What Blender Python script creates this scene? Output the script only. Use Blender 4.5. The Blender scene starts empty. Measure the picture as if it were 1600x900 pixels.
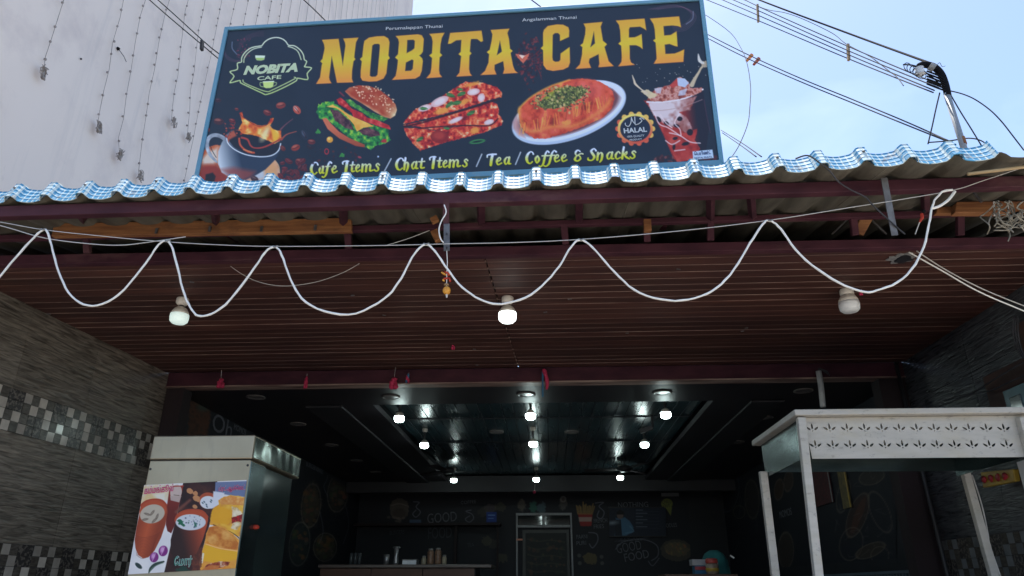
import bpy, bmesh, math, random
import numpy as np
from mathutils import Vector, Matrix
random.seed(7)
rng = np.random.RandomState(5)
SC = bpy.context.scene
COL = SC.collection

# ------------------------------------------------------------------ camera
FPX = 1110.0
PITCH = math.radians(23.0)
YAW = math.atan(61 * math.cos(PITCH) / FPX)
EYE = np.array([0.0, 0.0, 1.5])
FW = np.array([-math.sin(YAW) * math.cos(PITCH), math.cos(YAW) * math.cos(PITCH), math.sin(PITCH)])
RT = np.array([math.cos(YAW), math.sin(YAW), 0.0])
UP = np.cross(RT, FW)
cam = bpy.data.cameras.new('camera')
camo = bpy.data.objects.new('camera', cam)
COL.objects.link(camo)
cam.sensor_width = 36.0
cam.lens = FPX / 1600 * 36.0
cam.clip_start = 0.05
cam.clip_end = 3000
camo.matrix_world = Matrix(((RT[0], UP[0], -FW[0], EYE[0]), (RT[1], UP[1], -FW[1], EYE[1]), (RT[2], UP[2], -FW[2], EYE[2]), (0, 0, 0, 1)))
SC.camera = camo

# ------------------------------------------------------------------ sky, sun, exposure
SUN_EL, SUN_AZ = math.radians(73), math.radians(-5)      # ahead of the camera and high
w = bpy.data.worlds.new('World'); SC.world = w; w.use_nodes = True
nt = w.node_tree
bg = nt.nodes['Background']
sky = nt.nodes.new('ShaderNodeTexSky'); sky.sky_type = 'NISHITA'; sky.sun_disc = False
sky.sun_elevation = SUN_EL; sky.sun_rotation = SUN_AZ
sky.air_density = 1.0; sky.dust_density = 1.0; sky.ozone_density = 1.5
tc = nt.nodes.new('ShaderNodeTexCoord'); mpn = nt.nodes.new('ShaderNodeMapping'); mpn.inputs['Scale'].default_value = (2.2, 2.2, 5.0)
cl = nt.nodes.new('ShaderNodeTexNoise'); cl.inputs['Scale'].default_value = 1.0; cl.inputs['Detail'].default_value = 7; cl.inputs['Distortion'].default_value = .6
rmp = nt.nodes.new('ShaderNodeMapRange'); rmp.inputs[1].default_value = .48; rmp.inputs[2].default_value = .80; rmp.inputs[4].default_value = .16
mxs = nt.nodes.new('ShaderNodeMix'); mxs.data_type = 'RGBA'; mxs.inputs[7].default_value = (9.5, 10.2, 11.0, 1)
nt.links.new(tc.outputs['Generated'], mpn.inputs[0]); nt.links.new(mpn.outputs[0], cl.inputs[0]); nt.links.new(cl.outputs[0], rmp.inputs[0])
nt.links.new(rmp.outputs[0], mxs.inputs[0]); nt.links.new(sky.outputs[0], mxs.inputs[6]); nt.links.new(mxs.outputs[2], bg.inputs[0]); bg.inputs[1].default_value = 0.14
sl = bpy.data.lights.new('sun', 'SUN'); sl.energy = 5.0; sl.angle = math.radians(0.5); sl.color = (1, 0.95, 0.87)
so = bpy.data.objects.new('sun', sl); COL.objects.link(so)
sd = Vector((math.sin(SUN_AZ) * math.cos(SUN_EL), math.cos(SUN_AZ) * math.cos(SUN_EL), math.sin(SUN_EL)))
so.rotation_euler = sd.to_track_quat('Z', 'Y').to_euler()
SC.view_settings.view_transform = 'Standard'; SC.view_settings.look = 'None'
SC.view_settings.exposure = 0.95; SC.view_settings.gamma = 1
SC.cycles.use_denoising = True
SC.cycles.max_bounces = 8; SC.cycles.diffuse_bounces = 5; SC.cycles.glossy_bounces = 4
SC.cycles.sample_clamp_indirect = 4.0

# ------------------------------------------------------------------ pixel <-> place helpers (for measuring positions on real planes)
def ray(x, y): return FW + RT * (x - 800) / FPX - UP * (y - 450) / FPX
def aY(x, y, Y): d = ray(x, y); return Vector(EYE + d * (Y / d[1]))
def aX(x, y, X): d = ray(x, y); return Vector(EYE + d * (X / d[0]))
def aZ(x, y, Z): d = ray(x, y); return Vector(EYE + d * ((Z - 1.5) / d[2]))
def proj(P):
    v = P - EYE; z = v @ FW
    return 800 + FPX * (v @ RT) / z, 450 - FPX * (v @ UP) / z

# ------------------------------------------------------------------ materials
def srgb(c):
    c = np.asarray(c, float)
    return np.where(c <= 0.04045, c / 12.92, ((c + 0.055) / 1.055) ** 2.4)
MATS = {}
def mat(name, c1, c2=None, rough=0.6, metal=0.0, scale=(8, 8, 8), bump=0.0, bdist=0.01, detail=6, lo=0.35, hi=0.65, spec=0.5, coat=0.0, rvar=0.0, emit=None, es=0.0, coords='pos', dist=0.0):
    if name in MATS: return MATS[name]
    m = bpy.data.materials.new(name); m.use_nodes = True
    n = m.node_tree.nodes; l = m.node_tree.links; b = n['Principled BSDF']
    b.inputs['Roughness'].default_value = rough; b.inputs['Metallic'].default_value = metal
    b.inputs['Specular IOR Level'].default_value = spec
    b.inputs['Coat Weight'].default_value = coat
    b.inputs['Base Color'].default_value = (*c1, 1)
    if emit: b.inputs['Emission Color'].default_value = (*emit, 1); b.inputs['Emission Strength'].default_value = es
    if c2 or bump or rvar:
        if coords == 'pos': g = n.new('ShaderNodeNewGeometry'); src = g.outputs['Position']
        else: g = n.new('ShaderNodeTexCoord'); src = g.outputs['Object']
        mp = n.new('ShaderNodeMapping'); mp.inputs['Scale'].default_value = scale; l.new(src, mp.inputs[0])
        t = n.new('ShaderNodeTexNoise'); t.inputs['Scale'].default_value = 1; t.inputs['Detail'].default_value = detail
        t.inputs['Distortion'].default_value = dist; l.new(mp.outputs[0], t.inputs[0])
        r = n.new('ShaderNodeValToRGB'); r.color_ramp.elements[0].position = lo; r.color_ramp.elements[1].position = hi
        r.color_ramp.elements[0].color = (*c1, 1); r.color_ramp.elements[1].color = (*(c2 or c1), 1)
        l.new(t.outputs[0], r.inputs[0]); l.new(r.outputs[0], b.inputs['Base Color'])
        if bump:
            bp = n.new('ShaderNodeBump'); bp.inputs['Strength'].default_value = bump; bp.inputs['Distance'].default_value = bdist
            l.new(t.outputs[0], bp.inputs['Height']); l.new(bp.outputs[0], b.inputs['Normal'])
        if rvar:
            mr = n.new('ShaderNodeMapRange'); mr.inputs[3].default_value = rough - rvar; mr.inputs[4].default_value = rough + rvar
            l.new(t.outputs[0], mr.inputs[0]); l.new(mr.outputs[0], b.inputs['Roughness'])
    MATS[name] = m
    return m
def mix_noise(m, col, scale, lo, hi, detail=8, stretch=(1, 1, 1), amount=1.0):
    """a second, larger pattern (stains, rust, worn paint) over a mat() colour"""
    n = m.node_tree.nodes; l = m.node_tree.links; b = n['Principled BSDF']
    g = n.new('ShaderNodeNewGeometry'); mp = n.new('ShaderNodeMapping'); mp.inputs['Scale'].default_value = [scale * s for s in stretch]
    mp.inputs['Location'].default_value = (3.1, 7.7, 1.3)
    l.new(g.outputs['Position'], mp.inputs[0])
    t = n.new('ShaderNodeTexNoise'); t.inputs['Scale'].default_value = 1; t.inputs['Detail'].default_value = detail; t.inputs['Roughness'].default_value = 0.65
    l.new(mp.outputs[0], t.inputs[0])
    r = n.new('ShaderNodeMapRange'); r.inputs[1].default_value = lo; r.inputs[2].default_value = hi; r.inputs[4].default_value = amount
    l.new(t.outputs[0], r.inputs[0])
    mx = n.new('ShaderNodeMix'); mx.data_type = 'RGBA'
    old = b.inputs['Base Color'].links
    if old: l.new(old[0].from_socket, mx.inputs[6])
    else: mx.inputs[6].default_value = b.inputs['Base Color'].default_value
    mx.inputs[7].default_value = (*col, 1)
    l.new(r.outputs[0], mx.inputs[0]); l.new(mx.outputs[2], b.inputs['Base Color'])
    return m

def rand_tint(m, amt):
    n = m.node_tree.nodes; l = m.node_tree.links; b = n['Principled BSDF']
    oi = n.new('ShaderNodeObjectInfo'); mr = n.new('ShaderNodeMapRange'); mr.inputs[3].default_value = 1 - amt; mr.inputs[4].default_value = 1 + amt
    l.new(oi.outputs['Random'], mr.inputs[0]); v = n.new('ShaderNodeVectorMath'); v.operation = 'SCALE'
    old = b.inputs['Base Color'].links
    if old: l.new(old[0].from_socket, v.inputs[0])
    else: v.inputs[0].default_value = b.inputs['Base Color'].default_value[:3]
    l.new(mr.outputs[0], v.inputs['Scale']); l.new(v.outputs[0], b.inputs['Base Color'])
M_wall = mat('white_plaster', (.90, .78, .70), (.85, .73, .655), .9, scale=(.9, .9, .9), bump=.25, bdist=.02, lo=.3, hi=.7)
mix_noise(M_wall, (.60, .50, .48), 1.3, .52, .74, amount=.6)
mix_noise(M_wall, (.62, .55, .52), 3.0, .55, .70, amount=.5, stretch=(1, 1, .08))
mix_noise(M_wall, (.40, .35, .35), 5.0, .66, .80, amount=.6, stretch=(1, 1, .35))
M_asphalt = mat('street', (.40, .36, .30), (.48, .43, .37), .95, scale=(4, 4, 4), bump=.3)
M_floor = mat('floor_tiles', (.25, .24, .22), (.32, .30, .28), .4, scale=(3, 3, 3))
M_maroon = mat('maroon_paint', (.050, .017, .027), (.082, .028, .040), .7, spec=.2, scale=(6, 14, 14), bump=.15, bdist=.004)
mix_noise(M_maroon, (.16, .09, .085), 5, .58, .72, stretch=(.4, 1, 1), amount=.6)
M_plank = mat('porch_plank', (.062, .023, .018), (.108, .041, .031), .6, scale=(1.2, 30, 30), bump=.12, bdist=.003, coords='pos')
mix_noise(M_plank, (.050, .020, .022), 1.3, .46, .68, amount=.75)
mix_noise(M_plank, (.20, .13, .10), 9, .66, .76, amount=.5, stretch=(.3, 1, 1))
rand_tint(M_plank, .22)
M_seam = mat('seam', (.42, .30, .25), (.16, .09, .08), .45, scale=(3, 20, 20))
M_roof_under = mat('roof_underside', (.125, .113, .088), (.065, .057, .044), .8, scale=(22, 1.5, 22), bump=.4, bdist=.006, detail=9, lo=.3, hi=.75)
mix_noise(M_roof_under, (.05, .035, .022), 3.0, .52, .66, stretch=(2, .5, 1), amount=.8)
M_dark = mat('attic_dark', (.012, .014, .022), None, .8)
M_wood = mat('rafter_wood', (.34, .15, .055), (.20, .075, .028), .7, scale=(5, 30, 60), bump=.3, bdist=.004)
mix_noise(M_wood, (.09, .04, .025), 7, .56, .70, stretch=(.5, 1, 1), amount=.8)
M_galv = mat('galvanised', (.19, .19, .20), (.11, .10, .10), .5, .6, scale=(20, 20, 20))
M_blueframe = mat('blue_frame_paint', (.13, .32, .46), (.16, .36, .50), .45, scale=(5, 5, 5))
mix_noise(M_blueframe, (.34, .38, .38), 9, .62, .75, amount=.7)
M_steel = mat('brushed_steel', (.40, .335, .245), (.34, .285, .205), .38, .85, scale=(2.5, 2.5, 3), rvar=.08)
mix_noise(M_steel, (.24, .21, .17), 40, .52, .78, amount=.35, stretch=(1, 1, .2))
M_hood = mat('steel_dark_reflection', (.11, .135, .125), (.22, .25, .23), .16, 1.0, scale=(1, 5, 3), rvar=.08, bump=.35, bdist=.05, detail=1)  # dark greenish reflection of the interior put into the steel's colour
M_white_metal = mat('scuffed_white_metal', (.45, .43, .395), (.36, .345, .31), .45, .0, scale=(6, 6, 30), lo=.4, hi=.8)
mix_noise(M_white_metal, (.20, .19, .18), 60, .58, .66, amount=.6, detail=10, stretch=(.5, 1, 1))
mix_noise(M_white_metal, (.40, .35, .24), 5, .50, .72, amount=.4, stretch=(1, 1, 2.2))
M_steel_side = mat('cart_side_steel', (.15, .20, .205), (.07, .10, .105), .22, .9, scale=(4, 4, 14), rvar=.1)
M_whitecable = mat('white_cable', (.88, .87, .84), (.80, .79, .76), .5, scale=(30, 30, 30))
M_thread = mat('pale_wire', (.55, .54, .52), None, .6)
M_blackwire = mat('black_wire', (.012, .012, .015), None, .9, spec=.1)
M_greywire = mat('grey_wire', (.045, .045, .05), (.08, .08, .09), .9, scale=(10, 10, 10), spec=.1)
M_porc = mat('cream_porcelain', (.74, .70, .62), None, .35)
M_bulb_off = mat('bulb_glass_unlit', (.90, .93, .95), None, .3)
M_bulb_on = mat('bulb_glass_lit', (.8, .85, .85), None, .3, emit=(.80, 1, .97), es=17)
M_bulb_dim = mat('bulb_glass_faint', (.74, .80, .78), None, .3, emit=(.8, 1, .93), es=.30)
M_bulb_mid = mat('bulb_glass_bright', (.8, .85, .85), None, .3, emit=(.9, 1, .98), es=2.2)
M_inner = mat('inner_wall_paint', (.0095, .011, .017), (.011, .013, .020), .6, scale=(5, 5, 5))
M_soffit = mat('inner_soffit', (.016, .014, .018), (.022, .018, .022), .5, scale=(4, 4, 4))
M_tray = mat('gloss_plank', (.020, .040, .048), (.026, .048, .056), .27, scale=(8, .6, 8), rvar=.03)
M_traylip = mat('plank_lip', (.15, .17, .19), None, .25)  # lips kept pale; the grooves' reflected light is put into their colour
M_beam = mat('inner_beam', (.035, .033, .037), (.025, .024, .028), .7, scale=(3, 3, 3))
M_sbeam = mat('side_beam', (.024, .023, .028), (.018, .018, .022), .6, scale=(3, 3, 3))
M_dl = mat('downlight_rim', (.16, .145, .14), None, .4)
M_dlc = mat('downlight_lens', (.10, .095, .095), None, .3)
M_glass = mat('dark_glass', (.012, .016, .018), None, .06, spec=.6)
M_glassb = mat('cabinet_glass', (.020, .028, .028), (.03, .05, .045), .12, scale=(8, 2, 3), spec=.6)
M_pink = mat('pink_cloth', (.62, .05, .13), (.45, .02, .08), .8, scale=(60, 60, 60), bump=.5)
M_bluecloth = mat('blue_cloth', (.04, .16, .30), None, .8)
M_orange = mat('lemon_skin', (.75, .36, .05), (.62, .25, .03), .5, scale=(60, 60, 60), bump=.2)
M_red = mat('chilli_red', (.55, .05, .02), (.4, .03, .015), .5, scale=(50, 50, 50))
M_brown = mat('counter_wood', (.13, .06, .038), (.09, .04, .028), .5, scale=(2, 20, 20))
M_teal = mat('teal_cloth', (.03, .19, .19), (.02, .13, .14), .85, scale=(12, 12, 12), bump=.4)
M_chalk = mat('chalk_print', (.17, .18, .21), (.11, .12, .15), .8, scale=(30, 30, 30))
M_chalkdim = mat('chalk_print_faint', (.075, .08, .10), (.05, .055, .07), .8, scale=(30, 30, 30))
M_wht = mat('white_print', (.70, .72, .76), None, .5)
M_ink = mat('black_print', (.02, .02, .025), None, .5)
M_wains = mat('wainscot', (.10, .14, .17), (.07, .10, .13), .5, scale=(3, 3, 3))
M_conduit = mat('pvc_grey', (.20, .23, .27), (.30, .32, .34), .5, scale=(8, 8, 3))
M_greyplastic = mat('grey_plastic', (.28, .28, .28), (.2, .2, .2), .5, scale=(6, 6, 6))

# ------------------------------------------------------------------ mesh helpers
class MB:
    def __init__(s): s.v = []; s.f = []
    def add(s, vs, fs):
        o = len(s.v); s.v += [tuple(p) for p in vs]; s.f += [tuple(i + o for i in f) for f in fs]; return s
    def box(s, a, b):
        x0, y0, z0 = a; x1, y1, z1 = b
        return s.add([(x0, y0, z0), (x1, y0, z0), (x1, y1, z0), (x0, y1, z0), (x0, y0, z1), (x1, y0, z1), (x1, y1, z1), (x0, y1, z1)],
                     [(0, 3, 2, 1), (4, 5, 6, 7), (0, 1, 5, 4), (1, 2, 6, 5), (2, 3, 7, 6), (3, 0, 4, 7)])
    def bar(s, p, q, wd, ht, up=(0, 0, 1)):
        p = Vector(p); q = Vector(q); d = (q - p).normalized(); u = Vector(up)
        sx = d.cross(u)
        if sx.length < 1e-4: sx = d.cross(Vector((0, 1, 0)))
        sx.normalize(); u = sx.cross(d).normalized()
        vs = []
        for c in (p, q):
            for a, b in ((-1, -1), (1, -1), (1, 1), (-1, 1)): vs.append(c + sx * a * wd / 2 + u * b * ht / 2)
        return s.add(vs, [(0, 1, 2, 3), (7, 6, 5, 4), (0, 4, 5, 1), (1, 5, 6, 2), (2, 6, 7, 3), (3, 7, 4, 0)])
    def quadslab(s, c, n, t):
        """four corners, given thickness t along -n"""
        n = Vector(n).normalized(); c = [Vector(p) for p in c]
        return s.add(c + [p - n * t for p in c], [(0, 1, 2, 3), (7, 6, 5, 4), (0, 4, 5, 1), (1, 5, 6, 2), (2, 6, 7, 3), (3, 7, 4, 0)])
    def tube(s, pts, r, n=6, caps=True):
        pts = [Vector(p) for p in pts]; N = len(pts)
        rs = r if hasattr(r, '__len__') else [r] * N
        vs = []; up = None
        for i, p in enumerate(pts):
            d = (pts[min(i + 1, N - 1)] - pts[max(i - 1, 0)])
            d = d.normalized() if d.length > 1e-9 else Vector((0, 0, 1))
            if up is None: up = d.orthogonal().normalized()
            a = (up - d * up.dot(d))
            a = a.normalized() if a.length > 1e-6 else d.orthogonal().normalized()
            up = a; b = d.cross(a)
            for k in range(n):
                t = 2 * math.pi * k / n; vs.append(p + (a * math.cos(t) + b * math.sin(t)) * rs[i])
        fs = [(i * n + k, i * n + (k + 1) % n, (i + 1) * n + (k + 1) % n, (i + 1) * n + k) for i in range(N - 1) for k in range(n)]
        if caps: fs += [tuple(range(n - 1, -1, -1)), tuple((N - 1) * n + k for k in range(n))]
        return s.add(vs, fs)
    def lathe(s, prof, c, n=20):
        """prof = [(radius, z)], about the vertical through c"""
        vs = []; N = len(prof)
        for r, z in prof:
            for k in range(n):
                t = 2 * math.pi * k / n; vs.append((c[0] + r * math.cos(t), c[1] + r * math.sin(t), c[2] + z))
        fs = [(i * n + k, i * n + (k + 1) % n, (i + 1) * n + (k + 1) % n, (i + 1) * n + k) for i in range(N - 1) for k in range(n)]
        fs += [tuple(range(n - 1, -1, -1)), tuple((N - 1) * n + k for k in range(n))]
        return s.add(vs, fs)
    def blob(s, c, r, seed=0, n=10, rough=.2, sq=(1, 1, 1)):
        rr = random.Random(seed); m = n // 2 + 1; vs = []
        for i in range(m + 1):
            ph = math.pi * i / m
            for k in range(n):
                t = 2 * math.pi * k / n; q = r * (1 + rr.uniform(-rough, rough))
                vs.append((c[0] + q * math.sin(ph) * math.cos(t) * sq[0], c[1] + q * math.sin(ph) * math.sin(t) * sq[1], c[2] + q * math.cos(ph) * sq[2]))
        fs = [(i * n + k, (i + 1) * n + k, (i + 1) * n + (k + 1) % n, i * n + (k + 1) % n) for i in range(m) for k in range(n)]
        return s.add(vs, fs)
    def build(s, name, m, parent=None, smooth=False, bevel=0):
        me = bpy.data.meshes.new(name); me.from_pydata(s.v, [], s.f); me.update()
        bm = bmesh.new(); bm.from_mesh(me); bmesh.ops.recalc_face_normals(bm, faces=bm.faces); bm.to_mesh(me); bm.free()
        me.materials.append(m)
        if smooth: me.polygons.foreach_set('use_smooth', [True] * len(me.polygons))
        o = bpy.data.objects.new(name, me); COL.objects.link(o)
        if parent: attach(o, parent)
        if bevel:
            b = o.modifiers.new('edge', 'BEVEL'); b.width = bevel; b.segments = 2; b.limit_method = 'ANGLE'
        return o
def attach(o, parent):
    o.parent = parent
    t = parent.location.copy(); q = parent.parent
    while q: t = t + q.location; q = q.parent
    if o.type in ('MESH', 'CURVE', 'FONT', 'EMPTY'): o.matrix_parent_inverse = Matrix.Translation(-t)
def tag(o, label=None, cat=None, group=None, kind=None):
    if label: o['label'] = label
    if cat: o['category'] = cat
    if group: o['group'] = group
    if kind: o['kind'] = kind
    return o
def thing(name, loc, label, cat, group=None):
    o = bpy.data.objects.new(name, None); COL.objects.link(o); o.location = loc; o.empty_display_size = .1
    return tag(o, label, cat, group)
def smooth_path(P, k=6):
    P = [Vector(p) for p in P]; out = []
    for i in range(len(P) - 1):
        p0 = P[max(i - 1, 0)]; p1 = P[i]; p2 = P[i + 1]; p3 = P[min(i + 2, len(P) - 1)]
        for j in range(k):
            t = j / k
            out.append(.5 * ((2 * p1) + (p2 - p0) * t + (2 * p0 - 5 * p1 + 4 * p2 - p3) * t * t + (3 * p1 - p0 - 3 * p2 + p3) * t ** 3))
    out.append(P[-1]); return out
def wire(name, pts, r, m, parent=None, k=6, n=6):
    return MB().tube(smooth_path(pts, k) if k else pts, r, n).build(name, m, parent, smooth=True)
def pxwire(px, Y, **kw): return [aY(x, y, Y) for x, y in px]

TEXTS = []
def lettering(body, p0, p1, hfrac, m, parent, normal, bold=0.0, shear=0.0, tall=None, lift=.002, thick=.0006, align_px=None):
    """flat lettering from p0 to p1 (points of the printed surface, base line); width fitted to |p1-p0|; tall = cap height in metres"""
    c = bpy.data.curves.new('lettering', 'FONT'); c.body = body; c.extrude = thick; c.offset = bold; c.shear = shear; c.size = 1
    c.resolution_u = 3
    c.materials.append(m)
    o = bpy.data.objects.new('lettering', c); COL.objects.link(o)
    p0 = Vector(p0); p1 = Vector(p1); n = Vector(normal).normalized()
    x = (p1 - p0).normalized(); y = n.cross(x).normalized()
    TEXTS.append((o, p0 + n * lift, x, y, n, (p1 - p0).length, tall, parent))
    return o
def finish_texts():
    """set every piece of lettering as its own small mesh, fitted to its place"""
    bpy.context.view_layer.update(); dg = bpy.context.evaluated_depsgraph_get()
    done = []
    for o, p, x, y, n, wdt, tall, parent in TEXTS:
        me = bpy.data.meshes.new_from_object(o.evaluated_get(dg)); me.name = 'lettering'
        co = np.zeros(len(me.vertices) * 3); me.vertices.foreach_get('co', co); co = co.reshape(-1, 3)
        if not len(co): done.append(o); continue
        lo = co.min(0); hi = co.max(0); sx = wdt / max(hi[0] - lo[0], 1e-4); sy = tall / .72 if tall else sx
        W = np.array(p)[None, :] + (co[:, :1] - lo[0]) * sx * np.array(x) + co[:, 1:2] * sy * np.array(y) + co[:, 2:] * np.array(n)
        c0 = W.mean(0); me.vertices.foreach_set('co', (W - c0).reshape(-1)); me.update()
        if not me.materials: me.materials.append(o.data.materials[0])
        q = bpy.data.objects.new('lettering', me); COL.objects.link(q); q.location = c0
        if parent: attach(q, parent)
        done.append(o)
    for o in done: bpy.data.objects.remove(o)

# ------------------------------------------------------------------ print painter: colours of a flat print, one per vertex of a fine sheet
def hash2(i, j, s):
    h = (i.astype(np.int64) * 374761393 + j.astype(np.int64) * 668265263 + s * 974711) & 0x7fffffff
    h = (h ^ (h >> 13)) * 1274126177 & 0x7fffffff
    return ((h ^ (h >> 16)) & 0xffff) / 65535.0
def vnoise(x, y, sc, seed=0, octv=3):
    out = 0; a = 1; tot = 0
    for o in range(octv):
        u = x / sc; v = y / sc; i = np.floor(u); j = np.floor(v); fx = u - i; fy = v - j
        fx = fx * fx * (3 - 2 * fx); fy = fy * fy * (3 - 2 * fy)
        n = (hash2(i, j, seed) * (1 - fx) + hash2(i + 1, j, seed) * fx) * (1 - fy) + (hash2(i, j + 1, seed) * (1 - fx) + hash2(i + 1, j + 1, seed) * fx) * fy
        out = out + n * a; tot += a; a *= .5; sc = sc / 2; seed += 17
    return out / tot
class Art:
    def __init__(s, corners, nx, ny, base, soft=.55):
        """corners TL,TR,BR,BL in the world; X,Y = where each vertex lies in the drawing's own coordinates"""
        c = [np.array(q, float) for q in corners]
        u = np.linspace(0, 1, nx)[None, :, None]; v = np.linspace(0, 1, ny)[:, None, None]
        s.P = (c[0] * (1 - u) + c[1] * u) * (1 - v) + (c[3] * (1 - u) + c[2] * u) * v
        s.nx, s.ny = nx, ny
        V = s.P.reshape(-1, 3) - EYE; z = V @ FW
        s.X = 800 + FPX * (V @ RT) / z; s.Y = 450 - FPX * (V @ UP) / z
        s.C = np.zeros((nx * ny, 3)) + np.array(base, float) / 255; s.soft = soft
        s.keep = np.ones(nx * ny, bool)
    def sel(s, x0, y0, x1, y1): return np.nonzero((s.X > x0) & (s.X < x1) & (s.Y > y0) & (s.Y < y1))[0]
    def put(s, idx, a, col):
        if callable(col): col = col(s.X[idx], s.Y[idx])
        col = np.asarray(col, float) / 255
        if col.ndim == 1: col = col[None, :]
        a = a[:, None]; s.C[idx] = s.C[idx] * (1 - a) + col * a
    def poly(s, pts, col, alpha=1, holes=(), rag=0, seed=0, soft=None, rags=3.0):
        p = np.array(pts, float); pad = 3 + rag; soft = soft or s.soft
        idx = s.sel(p[:, 0].min() - pad, p[:, 1].min() - pad, p[:, 0].max() + pad, p[:, 1].max() + pad)
        if not len(idx): return
        x = s.X[idx]; y = s.Y[idx]
        ins = np.zeros(len(idx), bool); dd = np.full(len(idx), 1e9)
        for ring in [p] + [np.array(h, float) for h in holes]:
            q = np.roll(ring, -1, 0)
            for (ax, ay), (bx, by) in zip(ring, q):
                if ay != by:
                    c = ((ay > y) != (by > y)) & (x < (bx - ax) * (y - ay) / (by - ay) + ax); ins ^= c
                ex, ey = bx - ax, by - ay; L = ex * ex + ey * ey + 1e-9
                t = np.clip(((x - ax) * ex + (y - ay) * ey) / L, 0, 1)
                dd = np.minimum(dd, (x - ax - t * ex) ** 2 + (y - ay - t * ey) ** 2)
        sd_ = np.sqrt(dd) * np.where(ins, 1, -1)
        if rag: sd_ = sd_ + (vnoise(x, y, rags, seed, 2) - .5) * 2 * rag
        s.put(idx, np.clip(.5 + sd_ / (2 * soft), 0, 1) * alpha, col)
    def ell(s, cx, cy, rx, ry, col, rot=0, alpha=1, soft=None, ring=0, rag=0, seed=0):
        R = max(rx, ry) + 3 + rag; idx = s.sel(cx - R, cy - R, cx + R, cy + R)
        if not len(idx): return
        dx = s.X[idx] - cx; dy = s.Y[idx] - cy; c, sn = math.cos(rot), math.sin(rot)
        u = (dx * c + dy * sn) / rx; v = (-dx * sn + dy * c) / ry; r = np.sqrt(u * u + v * v)
        d = (1 - r) * min(rx, ry)
        if rag: d = d + (vnoise(s.X[idx], s.Y[idx], 3, seed, 2) - .5) * 2 * rag
        if ring: d = ring / 2 - np.abs(d)
        so_ = soft or s.soft
        s.put(idx, np.clip(.5 + d / (2 * so_), 0, 1) * alpha, col)
    def line(s, pts, wd, col, alpha=1, smooth=4, soft=None):
        """stroke; wd a number or one width per point"""
        ws = list(wd) if hasattr(wd, '__len__') else [wd] * len(pts)
        P = [Vector((x, y, w_)) for (x, y), w_ in zip(pts, ws)]
        if smooth and len(P) > 2: P = smooth_path(P, smooth)
        A = np.array([tuple(q) for q in P]); wm = max(ws)
        idx = s.sel(A[:, 0].min() - wm - 2, A[:, 1].min() - wm - 2, A[:, 0].max() + wm + 2, A[:, 1].max() + wm + 2)
        if not len(idx): return
        x = s.X[idx]; y = s.Y[idx]; best = np.full(len(idx), -1e9)
        for a, b in zip(A[:-1], A[1:]):
            ex, ey = b[0] - a[0], b[1] - a[1]; L = ex * ex + ey * ey + 1e-9
            t = np.clip(((x - a[0]) * ex + (y - a[1]) * ey) / L, 0, 1)
            d = (a[2] + (b[2] - a[2]) * t) / 2 - np.sqrt((x - a[0] - t * ex) ** 2 + (y - a[1] - t * ey) ** 2)
            best = np.maximum(best, d)
        so_ = soft or s.soft
        s.put(idx, np.clip(.5 + best / (2 * so_), 0, 1) * alpha, col)
    def dots(s, n, region, size, cols, seed, alpha=1, elong=1.0):
        r = random.Random(seed); i = 0; tries = 0
        x0, y0, x1, y1 = region[:4]; test = region[4] if len(region) > 4 else None
        while i < n and tries < n * 30:
            tries += 1
            x = r.uniform(x0, x1); y = r.uniform(y0, y1)
            if test and not test(x, y): continue
            q = r.uniform(*size); s.ell(x, y, q * r.uniform(1, elong), q, r.choice(cols), rot=r.uniform(0, 3), alpha=alpha); i += 1
    def build(s, name, m, parent, flip=False):
        me = bpy.data.meshes.new(name); nx, ny = s.nx, s.ny; N = nx * ny
        i = np.arange((nx - 1) * (ny - 1)); r = i // (nx - 1); c = i % (nx - 1); a = r * nx + c
        F = np.stack([a, a + nx, a + nx + 1, a + 1], 1)
        if flip: F = F[:, ::-1]
        me.vertices.add(N); me.vertices.foreach_set('co', s.P.reshape(-1))
        me.loops.add(F.size); me.loops.foreach_set('vertex_index', F.reshape(-1).astype(np.int32))
        me.polygons.add(len(F)); me.polygons.foreach_set('loop_start', (np.arange(len(F)) * 4).astype(np.int32))
        try: me.polygons.foreach_set('loop_total', np.full(len(F), 4, np.int32))
        except Exception: pass
        me.update(calc_edges=True)
        at_ = me.color_attributes.new('print', 'FLOAT_COLOR', 'POINT')
        L = np.ones((N, 4)); L[:, :3] = srgb(np.clip(s.C, 0, 1)); at_.data.foreach_set('color', L.reshape(-1).astype(np.float32))
        me.materials.append(m)
        o = bpy.data.objects.new(name, me); COL.objects.link(o)
        if parent: attach(o, parent)
        return o
def print_mat(name, rough=.4, gain=1.0, spec=.5, coat=0):
    m = bpy.data.materials.new(name); m.use_nodes = True; n = m.node_tree.nodes; l = m.node_tree.links; b = n['Principled BSDF']
    a = n.new('ShaderNodeVertexColor'); a.layer_name = 'print'
    v = n.new('ShaderNodeVectorMath'); v.operation = 'SCALE'; v.inputs['Scale'].default_value = gain
    l.new(a.outputs[0], v.inputs[0]); l.new(v.outputs[0], b.inputs['Base Color'])
    b.inputs['Roughness'].default_value = rough; b.inputs['Specular IOR Level'].default_value = spec; b.inputs['Coat Weight'].default_value = coat
    return m
def shade(c0, c1, fn):
    c0 = np.array(c0, float); c1 = np.array(c1, float)
    def f(x, y):
        t = np.clip(fn(x, y), 0, 1)[:, None]; return c0 * (1 - t) + c1 * t
    return f
def mottled(cols, sc, seed=0, octv=3):
    cols = np.array(cols, float)
    def f(x, y):
        t = np.clip((vnoise(x, y, sc, seed, octv) - .2) / .6, 0, .999) * (len(cols) - 1); i = np.floor(t).astype(int); k = (t - i)[:, None]
        return cols[i] * (1 - k) + cols[np.minimum(i + 1, len(cols) - 1)] * k
    return f

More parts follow.
